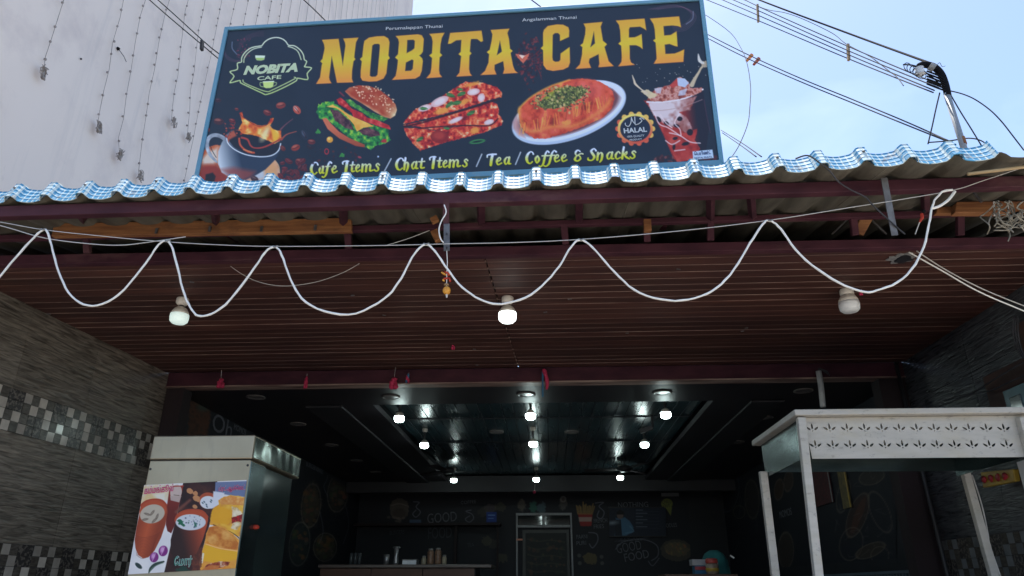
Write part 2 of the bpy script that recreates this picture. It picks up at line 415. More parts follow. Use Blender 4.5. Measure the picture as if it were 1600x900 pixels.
# ================================================================== SETTING
M_road = mat('road_asphalt', (.055, .053, .05), (.075, .072, .068), .95, scale=(6, 6, 6), bump=.4)  # unseen road, kept dark to limit light bounced from far off
g = MB().box((-400, -400, -1.0), (400, 400, -.13)).build('street_ground', M_road); tag(g, kind='structure')
g = MB().box((-14, -3.2, -.129), (12, 2.9, 0.0)).build('bounce_pavement', M_asphalt, bevel=.02); tag(g, kind='structure')  # unseen pale slab, added to bounce sunlight up at the porch front
g = MB().box((-14, 2.902, -.129), (12, 14, 0.0)).build('plot_ground', M_asphalt); tag(g, kind='structure')
M_kerb = mat('step_concrete', (.30, .29, .27), (.22, .21, .2), .85, scale=(9, 9, 9), bump=.2)
g = MB().box((-3.3, 2.9, 0.004), (3.0, 5.2, .45)).build('shop_step', M_kerb, bevel=.01); tag(g, kind='structure')
g = MB().box((-3.05, 5.2, 0.004), (2.75, 11.3, .446)).build('shop_floor', M_floor); tag(g, kind='structure')

CZ = 3.035            # porch ceiling height
LX, RX = -2.913, 2.61
# ------------------------------------------------------------------ neighbouring white building with festoon strings
WX = -3.9
t = thing('neighbouring_building', (WX, 10, 0), 'tall blank building with pinkish white plaster wall left of the sign', 'building')
YC = aX(645, 10, WX).y
MB().box((WX - 9, 2.0, 0), (WX, YC, 24)).build('wall', M_wall, t)
cop = MB().box((WX - 9.1, 1.9, 24.003), (WX + .1, YC + .1, 24.25)).build('roof_parapet', M_wall, t)
M_fest = mat('festoon_wire', (.28, .24, .22), (.40, .35, .32), .7, scale=(20, 20, 20))
tops = [93, 188, 222, 260, 291, 317.5, 343.5, 365, 385]
ends = {0: (60, 112), 1: (147, 198), 2: (180, 240), 3: (212, 274), 4: (265, 190), 5: (288, 213)}
ORD = 'first second third fourth fifth sixth seventh eighth ninth tenth eleventh twelfth thirteenth fourteenth fifteenth sixteenth seventeenth eighteenth nineteenth twentieth twenty-first twenty-second twenty-third twenty-fourth'.split()
words = {0: 'leftmost string of tiny lights on the pale wall, ending highest in a wire tangle',
         1: 'second string of tiny lights from the left, hanging on the pale wall',
         2: 'third string of tiny lights from the left, its tangle above the blue tiles',
         3: 'string of tiny lights on the pale wall reaching lowest, almost to the blue tiles',
         4: 'short string of tiny lights on the pale wall, second from the sign edge',
         5: 'string of tiny lights on the pale wall, tangled end nearest the sign edge'}
ys0 = aX(222, 0, WX).y; dy = (aX(385, 0, WX).y - ys0) / 6.0
for i in range(0, 32):
    if i < 9: Y = aX(tops[i], 0, WX).y
    else: Y = aX(385, 0, WX).y + dy * (i - 8)
    if Y > YC - .3: break
    if i in ends: e = aX(*ends[i], WX); zb = e.z; Yb = e.y
    else: zb = 4.2 + random.uniform(-.5, .8); Yb = Y
    x = WX + .02; zt = 23.9 if i > 8 else 14
    t = thing('festoon_string', (x, Yb, zb), words.get(i, {6: 'string of tiny lights on the pale wall meeting the upper left corner of the sign', 7: 'string of tiny lights disappearing behind the left end of the sign top edge', 8: 'string of tiny lights just right of the sign corner, running up from its top edge', 31: 'thin light string nearest the far corner of the pale wall'}.get(i, ORD[i - 9] + ' faint light string along the pale wall, counting right from the sign corner')), 'string light', 'light strings on the pale wall')
    rr = random.Random(i)
    P = [Vector((x + rr.uniform(0, .015), Yb + (Y - Yb) * min(1, k / 6) + rr.uniform(-.012, .012), zb + (zt - zb) * (k / 24) ** 1.3)) for k in range(25)]
    MB().tube(P, .0024 if i < 9 else .0034, 4).build('wire', M_fest, t)
    b = MB(); z = zb + .12
    while z < (min(zt, zb + 9) if i < 12 else zb + .2):
        yy = Yb + (Y - Yb) * min(1, ((z - zb) / (zt - zb)) ** (1 / 1.3) * 4)
        b.box((x - .004, yy - .006, z - .009), (x + .012, yy + rr.uniform(.003, .010), z + .007)); z += rr.uniform(.10, .26)
    s_ = b.build('tiny_bulbs', M_fest, t); s_['kind'] = 'stuff'
    if i in ends:
        q = MB()
        for k in range(9):
            c = Vector((x + .015, Yb, zb)); a = rr.uniform(0, 6.28)
            L = [c + Vector((rr.uniform(0, .03), rr.uniform(-.035, .035), rr.uniform(-.07, .05))) for _ in range(5)]
            q.tube(smooth_path(L, 3), .004, 4)
        q.build('wire_tangle', M_fest, t)
for (px, py), lb in (((183, 76), 'small black nail with a bent wire end in the pale wall'), ((125, 92), 'tiny dark stub in the pale wall left of the bent nail')):
    p = aX(px, py, WX); big = px > 150
    b = MB().blob((p.x + .01, p.y, p.z), .016 if big else .008, 3, 8)
    if big: b.tube([p + Vector((.01, 0, 0)), p + Vector((.03, .07, -.03)), p + Vector((.03, .12, -.05))], .003, 5)
    tag(b.build('wall_nail', M_blackwire), lb, 'nail')

# ------------------------------------------------------------------ roof plane
pA = aY(0, 319, 2.65); pB = aY(1600, 273, 2.65)
RS = .20
def roofz(x, y): return pA.z + (pB.z - pA.z) * (x - pA.x) / (pB.x - pA.x) + RS * (y - 2.65)
def eave_at(px, py):
    d = ray(px, py); lo, hi = 1.5, 5.0
    for _ in range(50):
        m_ = (lo + hi) / 2; P = EYE + d * (m_ / d[1])
        if P[2] > roofz(P[0], P[1]): hi = m_      # ray climbs past the sheet
        else: lo = m_
    return Vector(EYE + d * (lo / d[1]))
EP = [eave_at(*q) for q in [(-40, 319), (0, 317), (120, 312), (300, 303), (420, 300), (520, 299), (620, 297), (700, 299), (760, 297), (830, 291), (960, 285), (1130, 276), (1250, 268), (1400, 258), (1560, 248), (1680, 240)]]
ex = np.array([p.x for p in EP]); ey = np.array([p.y for p in EP]); ez = np.array([p.z for p in EP])
def eave(x): return Vector((x, float(np.interp(x, ex, ey)), float(np.interp(x, ex, ez))))
PITCHX = .166
XCR = eave_at(536, 298).x
def prof(x):
    s = ((x - XCR) / PITCHX + .5) % 1 - .5
    a = abs(s)
    if a < .085: return .030
    if a < .20: return .030 * (.5 + .5 * math.cos(math.pi * (a - .085) / .115))
    return -.008 * math.sin(math.pi * (a - .20) / .60)
m = bpy.data.materials.new('blue_tile_sheet'); m.use_nodes = True; n = m.node_tree.nodes; l = m.node_tree.links; b = n['Principled BSDF']
uv = n.new('ShaderNodeUVMap'); uv.uv_map = 'sheet'; sep = n.new('ShaderNodeSeparateXYZ'); l.new(uv.outputs[0], sep.inputs[0])
def mth(op, a, bb=None, c=None):
    q = n.new('ShaderNodeMath'); q.operation = op
    for i, v in enumerate((a, bb, c)):
        if v is None: continue
        if isinstance(v, (int, float)): q.inputs[i].default_value = v
        else: l.new(v, q.inputs[i])
    return q.outputs[0]
wob = n.new('ShaderNodeTexNoise'); wob.inputs['Scale'].default_value = 9; wob.inputs['Detail'].default_value = 5; gg = n.new('ShaderNodeNewGeometry'); l.new(gg.outputs['Position'], wob.inputs[0])
fu = mth('FRACT', mth('ADD', mth('MULTIPLY', sep.outputs[0], 7.0), mth('MULTIPLY', wob.outputs[0], .5)))
fv = mth('FRACT', mth('ADD', mth('MULTIPLY', sep.outputs[1], 3.5), mth('MULTIPLY', wob.outputs[0], .3)))
lu = mth('LESS_THAN', fu, .24); lv = mth('LESS_THAN', fv, .17)
cr = mth('LESS_THAN', mth('ABSOLUTE', mth('SUBTRACT', mth('FRACT', mth('ADD', sep.outputs[0], .5)), .5)), mth('ADD', mth('MULTIPLY', wob.outputs[0], .14), -.015))
top = mth('GREATER_THAN', mth('ADD', sep.outputs[1], mth('MULTIPLY', wob.outputs[0], .12)), 1.04)
allw = mth('MAXIMUM', mth('MAXIMUM', lu, lv), cr)
allw = mth('MULTIPLY', allw, mth('GREATER_THAN', wob.outputs[0], .36))
mx = n.new('ShaderNodeMix'); mx.data_type = 'RGBA'; mx.inputs[6].default_value = (.06, .29, .50, 1); mx.inputs[7].default_value = (.50, .62, .66, 1)
l.new(allw, mx.inputs[0])
mx2 = n.new('ShaderNodeMix'); mx2.data_type = 'RGBA'; mx2.inputs[7].default_value = (.22, .17, .14, 1); l.new(mx.outputs[2], mx2.inputs[6])
d2 = n.new('ShaderNodeTexNoise'); d2.inputs['Scale'].default_value = 26; d2.inputs['Detail'].default_value = 8; l.new(gg.outputs['Position'], d2.inputs[0])
l.new(mth('MULTIPLY', mth('GREATER_THAN', d2.outputs[0], .63), .5), mx2.inputs[0])
l.new(mx2.outputs[2], b.inputs['Base Color']); b.inputs['Roughness'].default_value = .55
M_tile = m

roof = thing('corrugated_roof', (0, 3.4, 3.2), 'low pitched corrugated porch roof with a blue and white tile pattern eave', 'roof')
def corr_sheet(x0, x1, name):
    """the sheet itself: pans and crests running up the slope"""
    N = max(8, int((x1 - x0) / .014)); rows = [0, .12, .5, 1.0, 1.6, 2.4, 3.6]
    vs = []
    for r_ in rows:
        for i in range(N + 1):
            x = x0 + (x1 - x0) * i / N; e = eave(x); y = e.y + .004 + r_
            vs.append((x, y, roofz(x, y) + prof(x) * .8 + (e.z - roofz(x, e.y)) * max(0, 1 - r_) + .004))
    fs = []
    nr = len(rows)
    for r_ in range(nr - 1):
        for i in range(N): a = r_ * (N + 1) + i; fs.append((a, a + 1, a + N + 2, a + N + 1))
    o = MB().add(vs, fs).build(name, M_roof_under, roof, smooth=True)
    s_ = o.modifiers.new('gauge', 'SOLIDIFY'); s_.thickness = .003; s_.offset = 1
    return o
def eave_sheet(x0, x1):
    N = int((x1 - x0) / .0085); vs = []; uvs = []; fs = []
    A = math.radians(64); L = .096; nrm = Vector((0, -math.sin(A), math.cos(A))); sl_ = Vector((0, math.cos(A), math.sin(A)))
    rows = []
    for k in range(4):
        rows += [(k / 4 + .001, .0014), (k / 4 + .24, .0)]
    rows.append((1.0, .002))
    for v_, st in rows:
        for i in range(N + 1):
            x = x0 + (x1 - x0) * i / N; e = eave(x)
            p = e + sl_ * (v_ * L) + nrm * (prof(x) + st + .004)
            vs.append(p); uvs.append(((x - XCR) / PITCHX, v_))
    # turned over the top, back down onto the sheet
    for bk, dz in ((.02, .003), (.035, -.02)):
        for i in range(N + 1):
            x = x0 + (x1 - x0) * i / N; e = eave(x); p = e + sl_ * L + nrm * prof(x) + Vector((0, bk, dz)); vs.append(p); uvs.append(((x - XCR) / PITCHX, 1.0 + bk * 6))
    nr = len(rows) + 2
    for r_ in range(nr - 1):
        for i in range(N): a = r_ * (N + 1) + i; fs.append((a, a + 1, a + N + 2, a + N + 1))
    me = bpy.data.meshes.new('tile_sheet'); me.from_pydata([tuple(p) for p in vs], [], fs); me.update()
    u_ = me.uv_layers.new(name='sheet')
    vi = np.zeros(len(me.loops), np.int32); me.loops.foreach_get('vertex_index', vi)
    u_.data.foreach_set('uv', np.array(uvs, np.float32)[vi].reshape(-1)); me.materials.append(M_tile)
    o = bpy.data.objects.new('tile_sheet', me); COL.objects.link(o); attach(o, roof)
    s_ = o.modifiers.new('gauge', 'SOLIDIFY'); s_.thickness = .003; s_.offset = -1
XE = eave_at(1560, 246).x
x = -3.1
while x < XE - .05:
    x2 = min(x + PITCHX * 5, XE); eave_sheet(x, x2 - .001); x = x2
for k in range(-17, 15, 2):
    x = XCR + k * PITCHX
    if -3.0 < x < XE - .05:
        e = eave(x); A_ = math.radians(64); p = e + Vector((0, math.cos(A_), math.sin(A_))) * .06 + Vector((0, -math.sin(A_), math.cos(A_))) * .037
        MB().blob(p, .006, k, 8, .1).build('roof_screw', M_galv, roof)
x = -3.6
while x < 3.3: corr_sheet(x, min(x + PITCHX * 6, 3.3) + .01, 'roof_sheet'); x += PITCHX * 6
# added board, coloured dark to stand in for shade in the roof void
MB().box((-3.6, 4.6, CZ + .05), (3.3, 4.66, 3.5)).build('void_shade_board', M_dark, roof)

# ------------------------------------------------------------------ roof truss
truss = thing('roof_truss', (0, 2.65, 3.1), 'maroon steel truss with two long rails under the porch roof', 'truss')
def rail(px0, px1, Y, wy, name='rail', m=M_maroon, parent=truss):
    """px0/px1 = (x, ytop, ybottom) at both ends"""
    a = aY(px0[0], px0[1], Y); b_ = aY(px0[0], px0[2], Y); c = aY(px1[0], px1[1], Y); d = aY(px1[0], px1[2], Y)
    o = MB().add([b_, d, c, a, b_ + Vector((0, wy, 0)), d + Vector((0, wy, 0)), c + Vector((0, wy, 0)), a + Vector((0, wy, 0))],
             [(0, 1, 2, 3), (7, 6, 5, 4), (0, 4, 5, 1), (1, 5, 6, 2), (2, 6, 7, 3), (3, 7, 4, 0)])
    return o.build(name, m, parent, bevel=.003)
rail((-120, 325, 342), (1780, 269, 286), 2.65, .04)
rail((-120, 370, 378), (1780, 320, 328), 3.08, .03)
rail((-120, 401, 416), (1780, 366, 379), 3.135, .045, 'ceiling_edge_beam')
def strut(p, q, Y0, Y1, wd=.03, m=M_maroon, name='strut', parent=truss):
    a = aY(*p, Y0); b_ = aY(*q, Y1)
    return MB().bar(a, b_, wd, wd * .8, (0, 1, 0)).build(name, m, parent, bevel=.002)
for x0, y0, x1, y1, Yb in [(128, 332, 131, 349, 2.72), (336, 330, 338, 350, 2.72), (751, 310, 752, 348, 2.69), (1110, 300, 1110, 340, 2.69), (1172, 300, 1176, 338, 2.69), (1445, 290, 1446, 328, 2.69), (536, 322, 537, 352, 2.69), (905, 306, 905, 345, 2.69)]:
    strut((x0, y0), (x1, y1), Yb, 3.06, .032)
for x0, y0, x1, y1 in [(135, 366, 137, 396), (543, 358, 545, 389), (1010, 345, 1011, 378), (1110, 341, 1110, 376), (1332, 334, 1336, 368), (880, 345, 884, 382), (1500, 332, 1500, 368)]:
    strut((x0, y0), (x1, y1), 3.10, 3.13, .032)
strut((300, 338), (374, 375), 3.2, 3.35, .03); strut((1357, 335), (1340, 366), 3.16, 3.2, .05, M_wood, 'wood_block')
strut((1300, 366), (1330, 337), 3.18, 3.2, .008, M_galv, 'brace'); strut((1363, 345), (1385, 366), 3.2, 3.2, .010, M_galv, 'brace'); strut((1518, 296), (1534, 316), 2.9, 2.9, .012, M_galv, 'brace')
strut((677, 340), (681, 347), 2.98, 2.98, .035, M_wood, 'wood_block'); strut((678, 361), (686, 377), 3.02, 3.02, .035, M_wood, 'wood_block'); strut((1011, 344), (1012, 362), 3.02, 3.02, .035, M_wood, 'wood_block')
# hanger straps
for (x0, y0), (x1, y1), lb in (((697, 306), (697, 352), None), ((1381, 278), (1398, 368), None)):
    a = aY(x0, y0, 2.6); b_ = aY(x1, y1, 2.64)
    MB().bar(a, b_, .026, .005, (0, 1, 0)).build('hanger_strap', M_maroon if x0 < 1000 else M_galv, truss)
a = aY(698, 350, 2.632); b_ = aY(698, 392, 2.636)
s_ = MB().bar(a, b_, .025, .005, (0, 1, 0)).build('strap_plate', M_galv, truss)
for y_ in (365, 387): MB().lathe([(.003, -.003), (.003, .003)], aY(698, y_, 2.626), 8).build('bolt_hole', M_ink, truss)

def plank_px(pts, Y, th, label, m=M_wood):
    c = [aY(x, y, Y) for x, y in pts]
    o = MB().quadslab(c, (0, -1, 0), th).build('wooden_plank', m, bevel=.003); return tag(o, label, 'plank')
p1 = plank_px([(84, 349), (548, 340), (549, 361), (80, 369)], 3.0, .03, 'long orange brown wooden plank lying along the truss on the left')
for x_, y_ in ((245, 361), (328, 358), (409, 358), (493, 356)):
    c = aY(x_, y_, 2.995); MB().box((c.x - .006, c.y - .006, c.z - .014), (c.x + .006, c.y + .0, c.z + .014)).build('metal_clip', M_galv, p1)
plank_px([(1495, 315), (1680, 313), (1680, 331), (1492, 332)], 2.98, .04, 'pale wooden plank by the wire tangle at the right end of the truss')
plank_px([(1465, 323), (1497, 322), (1496, 333), (1463, 333)], 3.03, .03, 'short wooden offcut butting the plank at the right end of the truss')

# ------------------------------------------------------------------ porch ceiling
ceil = thing('porch_ceiling', (0, 4.2, CZ), 'dark reddish brown plank ceiling over the porch', 'ceiling')
MB().box((-3.2, 3.20, CZ + .03), (2.9, 5.2, CZ + .045)).build('backing_board', M_dark, ceil)
# plank boards, in shared meshes: two lengths meeting at a joint that wanders
pw = (5.14 - 3.185) / 23
def unit_box(name, m, bev=0):
    o = MB().box((-.5, -.5, -.5), (.5, .5, .5)).build(name, m); me = o.data; bpy.data.objects.remove(o); return me
me_pl = unit_box('plank', M_plank); me_se = unit_box('seam_strip', M_seam)
def piece(me, name, c, size, parent, rz=0, bevel=0):
    o = bpy.data.objects.new(name, me); COL.objects.link(o); o.location = c; o.scale = size; o.rotation_euler = (0, 0, rz)
    if parent: attach(o, parent)
    return o
JX = -.30
for i in range(23):
    yc = 3.185 + pw * (i + .5); xj = JX + .004 * i
    for a, b_ in ((-3.2, xj - .004), (xj + .004, 2.9)):
        piece(me_pl, 'plank', ((a + b_) / 2, yc, CZ + .012 + random.uniform(-.0015, .0015)), (b_ - a, pw - .008, .024), ceil, rz=random.uniform(-.0006, .0006))
    if i: piece(me_se, 'seam_strip', (-.15 + random.uniform(-.1, .1), yc - pw / 2, CZ + .006), (6.0, .0035 + random.uniform(-.001, .001), .012), ceil, rz=random.uniform(-.0012, .0012))
me_cl = unit_box('ceiling_clip', M_galv)
for x_, y_ in ((76, 490), (551, 461), (600, 492), (741, 545), (745, 570), (890, 467), (852, 487), (1160, 517), (1166, 512), (520, 580), (735, 588), (1060, 420), (300, 440), (980, 520)):
    p = aZ(x_, y_, CZ); piece(me_cl, 'ceiling_clip', (p.x, p.y, CZ - .003), (.022, .006, .006), ceil, rz=random.uniform(-.5, .5))
# torn hole: pale broken rim, a black plate painted as the shade inside
c = aZ(1408, 402, CZ); 
def ragged(c, r, rz, seed, m, name, z0, z1, parent, ring=None, n=22):
    rr = random.Random(seed); P = []
    for k in range(n):
        a = 2 * math.pi * k / n; q = 1 + rr.uniform(-.25, .25); P.append((c.x + math.cos(a) * r * q, c.y + math.sin(a) * rz * q))
    b = MB(); vs = [(x, y, z0) for x, y in P] + [(x, y, z1) for x, y in P]
    fs = [tuple(range(n)), tuple(range(2 * n - 1, n - 1, -1))] + [(k, (k + 1) % n, n + (k + 1) % n, n + k) for k in range(n)]
    return b.add(vs, fs).build(name, m, parent)
ragged(c, .062, .055, 1, M_greyplastic, 'broken_rim', CZ - .009, CZ - .002, ceil)
ragged(c + Vector((.012, .004, 0)), .042, .042, 2, M_ink, 'hole', CZ - .012, CZ - .0095, ceil)

# ------------------------------------------------------------------ tiled side walls
def ledger(name, ca, cb):
    m = mat(name, ca, cb, .22, scale=(1, 6, 62), bump=.6, bdist=.010, detail=4, lo=.30, hi=.72, coords='pos', dist=.9)
    return m
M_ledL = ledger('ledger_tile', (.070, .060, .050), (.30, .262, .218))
M_ledR = ledger('ledger_tile_shaded', (.026, .028, .034), (.10, .105, .118))  # shaded copy of the left wall tile, dimness put into the colour
M_mosL = mat('mosaic_light', (.52, .49, .44), (.42, .39, .35), .14, scale=(20, 20, 20))
M_mosD = mat('mosaic_dark', (.06, .052, .045), (.11, .10, .088), .25, scale=(10, 26, 90), detail=4)
M_mosF = mat('mosaic_patterned', (.045, .042, .042), (.15, .135, .12), .25, scale=(60, 60, 60), detail=3, lo=.5, hi=.56)
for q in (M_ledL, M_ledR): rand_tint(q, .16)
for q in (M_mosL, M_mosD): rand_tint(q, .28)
def tiled_wall(P0, P1, side, label, mats, bands):
    """P0 front end, P1 back end (x, y); side = +1 if the room is on the +x side"""
    mt, ml, md, mf = mats
    t = thing('tiled_wall', (P0[0], P0[1], .45), label, 'wall')
    a = Vector((*P0, 0)); b_ = Vector((*P1, 0)); d = (b_ - a).normalized(); nrm = Vector((d.y, -d.x, 0)) * side; L = (b_ - a).length
    rz = math.atan2(d.y, d.x)
    MB().add([a - nrm * .012 + Vector((0, 0, .45)), b_ - nrm * .012 + Vector((0, 0, .45)), b_ - nrm * .2 + Vector((0, 0, .45)), a - nrm * .2 + Vector((0, 0, .45)),
              a - nrm * .012 + Vector((0, 0, CZ + .02)), b_ - nrm * .012 + Vector((0, 0, CZ + .02)), b_ - nrm * .2 + Vector((0, 0, CZ + .02)), a - nrm * .2 + Vector((0, 0, CZ + .02))],
             [(0, 3, 2, 1), (4, 5, 6, 7), (0, 1, 5, 4), (1, 2, 6, 5), (2, 3, 7, 6), (3, 0, 4, 7)]).build('wall_core', M_ink, t)
    mt_me = unit_box('wall_tile', mt); ms = [unit_box('mosaic_tile', q) for q in (ml, md, mf)]
    z = .452; rows = []
    edges = [.45] + [q for bnd in bands for q in bnd] + [CZ + .01]
    for k in range(0, len(edges), 2):
        z0, z1 = edges[k], edges[k + 1]; nr = max(1, round((z1 - z0) / .29))
        for r_ in range(nr): rows.append((z0 + (z1 - z0) * r_ / nr, z0 + (z1 - z0) * (r_ + 1) / nr))
    for z0, z1 in rows:
        s_ = 0
        while s_ < L - .01:
            e = min(s_ + .60, L); c = a + d * ((s_ + e) / 2) - nrm * .006 + Vector((0, 0, (z0 + z1) / 2))
            piece(mt_me, 'wall_tile', c, (e - s_ - .0025, .012, z1 - z0 - .0025), t, rz); s_ = e
    for z0, z1 in bands:
        cs = (z1 - z0) / 4; nc = int(L / cs) + 1
        for r_ in range(4):
            for cidx in range(nc):
                s0 = cidx * cs; s1 = min(s0 + cs, L)
                if s1 - s0 < .01: continue
                k = (cidx + (0 if r_ >= 2 else 3)) % 6      # r_ 3 is the top row
                kind = 2 if k >= 4 else (0 if (k + r_) % 2 else 1)
                c = a + d * ((s0 + s1) / 2) - nrm * (.006 - random.uniform(0, .002)) + Vector((0, 0, z0 + cs * (r_ + .5)))
                o = piece(ms[kind], 'mosaic_tile', c, (s1 - s0 - .003, .012, cs - .003), t, rz + random.uniform(-.006, .006))
    return t
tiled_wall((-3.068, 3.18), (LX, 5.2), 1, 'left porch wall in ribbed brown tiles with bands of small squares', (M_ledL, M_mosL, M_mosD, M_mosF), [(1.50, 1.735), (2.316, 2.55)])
M_mosLR = mat('mosaic_light_shaded', (.17, .18, .19), (.13, .14, .15), .3, scale=(20, 20, 20)); rand_tint(M_mosLR, .25)  # pale squares again, with the right wall's shade mixed into their colour
tiled_wall((RX + .015, 3.18), (RX, 5.2), -1, 'right porch wall in ribbed tiles with shade put into their colour, behind the white cart', (M_ledR, M_mosLR, M_mosD, M_mosF), [(1.56, 1.80)])

# ------------------------------------------------------------------ lintel and pillars
t = thing('lintel_beam', (0, 5.2, 2.95), 'maroon steel beam across the shop opening', 'beam')
MB().box((LX, 5.16, 2.932), (RX, 5.24, CZ + .004)).build('beam_web', M_maroon, t, bevel=.004)
MB().box((LX, 5.15, 2.922), (RX, 5.26, 2.931)).build('beam_lip', M_seam, t)
M_pil = mat('dark_maroon_pillar', (.014, .007, .010), (.020, .010, .013), .7, scale=(5, 5, 3))
tag(MB().box((LX + .004, 5.17, .45), (LX + .14, 5.3, 2.92)).build('door_pillar', M_pil), 'dark narrow pillar at the inner end of the left tiled wall', 'pillar')
tag(MB().box((RX - .19, 5.17, .45), (RX - .004, 5.3, 2.92)).build('door_pillar', M_pil), 'dark maroon pillar at the inner end of the right tiled wall', 'pillar')

# ------------------------------------------------------------------ inner room shell and ceiling
SZ = 2.925; TZ = 3.03; BY = 11.2
ic = thing('shop_ceiling', (0, 8, SZ), 'dark shop ceiling with a glossy plank tray in the middle', 'ceiling')
TX0, TX1, TY0, TY1 = -1.46, 1.36, 5.80, 10.38
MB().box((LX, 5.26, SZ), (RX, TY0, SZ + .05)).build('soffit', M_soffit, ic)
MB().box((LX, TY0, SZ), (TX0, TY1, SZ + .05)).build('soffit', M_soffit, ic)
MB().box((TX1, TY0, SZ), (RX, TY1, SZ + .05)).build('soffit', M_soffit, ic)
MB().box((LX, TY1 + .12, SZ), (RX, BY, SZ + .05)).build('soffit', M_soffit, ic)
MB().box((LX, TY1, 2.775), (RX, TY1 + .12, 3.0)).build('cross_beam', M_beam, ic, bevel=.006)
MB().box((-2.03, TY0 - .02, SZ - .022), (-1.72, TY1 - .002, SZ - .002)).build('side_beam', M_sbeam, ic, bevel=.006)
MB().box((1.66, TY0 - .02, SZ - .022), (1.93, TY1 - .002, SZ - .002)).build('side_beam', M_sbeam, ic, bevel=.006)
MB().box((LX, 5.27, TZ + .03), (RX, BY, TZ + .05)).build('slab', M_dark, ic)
me_tp = unit_box('gloss_plank', M_tray); me_tl = unit_box('plank_lip', M_traylip)
npk = 27; wpk = (TX1 - TX0) / npk
for i in range(npk):
    xc = TX0 + wpk * (i + .5)
    for (ya, yb) in ((TY0, 7.95), (7.96, TY1)):
        piece(me_tp, 'gloss_plank', (xc, (ya + yb) / 2, TZ + random.uniform(-.001, .001)), (wpk - .012, yb - ya, .02), ic)
    if i: piece(me_tl, 'plank_lip', (TX0 + wpk * i, (TY0 + TY1) / 2, TZ - .007), (.004, TY1 - TY0, .006), ic)
for Yc in (6.75, 7.955): MB().box((TX0, Yc - .012, TZ - .02), (TX1, Yc + .012, TZ - .012)).build('cross_strip', M_dark, ic)

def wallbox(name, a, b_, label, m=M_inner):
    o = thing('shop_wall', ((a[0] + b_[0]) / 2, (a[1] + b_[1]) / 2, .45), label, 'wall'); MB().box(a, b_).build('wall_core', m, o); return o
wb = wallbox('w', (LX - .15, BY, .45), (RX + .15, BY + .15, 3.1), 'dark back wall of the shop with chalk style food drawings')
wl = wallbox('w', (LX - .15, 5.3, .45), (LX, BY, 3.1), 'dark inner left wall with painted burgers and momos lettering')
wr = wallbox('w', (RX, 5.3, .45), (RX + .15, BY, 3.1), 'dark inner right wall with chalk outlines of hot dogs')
# ribbed wainscot
def wains(a, b_, z1, parent, nrm):
    a = Vector(a); b_ = Vector(b_); L = (b_ - a).length; d = (b_ - a).normalized(); k = int(L / .05); q = MB()
    for i in range(k): c = a + d * (L * (i + .5) / k); q.bar((c.x, c.y, .45), (c.x, c.y, z1), .03, .02, tuple(nrm))
    o = q.build('wainscot', M_wains, parent); o['kind'] = 'stuff'
    MB().bar(a + Vector((0, 0, z1)) + Vector(nrm) * .004, b_ + Vector((0, 0, z1)) + Vector(nrm) * .004, .04, .02).build('wainscot_rail', M_wains, parent)
wains((RX - .012, 5.35, 0), (RX - .012, BY, 0), 1.62, wr, (-1, 0, 0)); wains((LX, BY - .012, 0), (RX, BY - .012, 0), 1.58, wb, (0, -1, 0))

# downlights in the inner soffit
for i, ((x, y), lb) in enumerate([((400, 620), 'unlit ceiling downlight above the steel cabinet, first behind the maroon beam'), ((466, 662), 'unlit ceiling downlight above the cabinet hood, second of the left row'), ((518, 695), 'unlit ceiling downlight, third of the left row going in'), ((557, 719), 'unlit ceiling downlight, fourth of the left row going in'), ((587, 737), 'innermost unlit ceiling downlight of the left row'),
        ((611, 620), 'unlit ceiling downlight behind the bright pink bud on the beam'), ((822, 616), 'unlit ceiling downlight above the middle row of lit bulbs'), ((1035, 613), 'unlit ceiling downlight above the right row of lit bulbs'), ((1255, 610), 'unlit ceiling downlight left of the short white pipe'), ((1195, 652), 'unlit ceiling downlight above the left corner of the cart roof'), ((1152, 690), 'unlit ceiling downlight left of the cart roof tip')]):
    p = aZ(x, y, SZ); t = thing('downlight', p, lb, 'downlight', 'unlit downlights in the shop ceiling')
    MB().lathe([(.072, 0), (.075, -.006), (.058, -.009), (.056, -.004)], p, 24).build('rim', M_dl, t, smooth=True)
    MB().lathe([(.055, -.004), (.054, -.0055)], p, 20).build('lens', M_dlc, t)
for (x, y), lb in (((893, 674), 'unlit round fitting between the plank rows, right of the middle bulbs'), ((776, 674), 'unlit round fitting between the plank rows, left of the middle bulbs')):
    p = aZ(x, y, TZ - .012); t = thing('downlight', p, lb, 'downlight', 'unlit downlights in the shop ceiling')
    MB().lathe([(.075, 0), (.075, -.012), (.058, -.014), (.056, -.006)], p, 24).build('rim', M_dl, t, smooth=True)
    MB().lathe([(.055, -.006), (.054, -.0075)], p, 20).build('lens', M_dlc, t)

# ------------------------------------------------------------------ bulbs
def bulb(p, ztop, glass, label, s=1.0, group='LED bulbs under the ceilings'):
    """p = centre of the globe; hangs from a ceiling holder at ztop"""
    t = thing('led_bulb', (p.x, p.y, ztop), label, 'light bulb', group); h = ztop - p.z
    MB().lathe([(.030 * s, 0), (.034 * s, -.006), (.034 * s, -.030 * s), (.026 * s, -.040 * s), (.020 * s, -.044 * s)], (p.x, p.y, ztop), 18).build('holder', M_porc, t, smooth=True)
    zc = p.z - ztop
    MB().lathe([(.013 * s, -.043 * s), (.013 * s, zc + .052 * s), (.017 * s, zc + .050 * s)], (p.x, p.y, ztop), 14).build('screw_cap', M_galv, t, smooth=True)
    MB().lathe([(.018 * s, zc + .052 * s), (.034 * s, zc + .040 * s), (.046 * s, zc + .020 * s), (.050 * s, zc + .006 * s)], (p.x, p.y, ztop), 24).build('shell', M_porc, t, smooth=True)
    MB().lathe([(.050 * s, zc + .006 * s), (.051 * s, zc - .012 * s), (.048 * s, zc - .034 * s), (.036 * s, zc - .046 * s), (.015 * s, zc - .050 * s)], (p.x, p.y, ztop), 24).build('globe', glass, t, smooth=True)
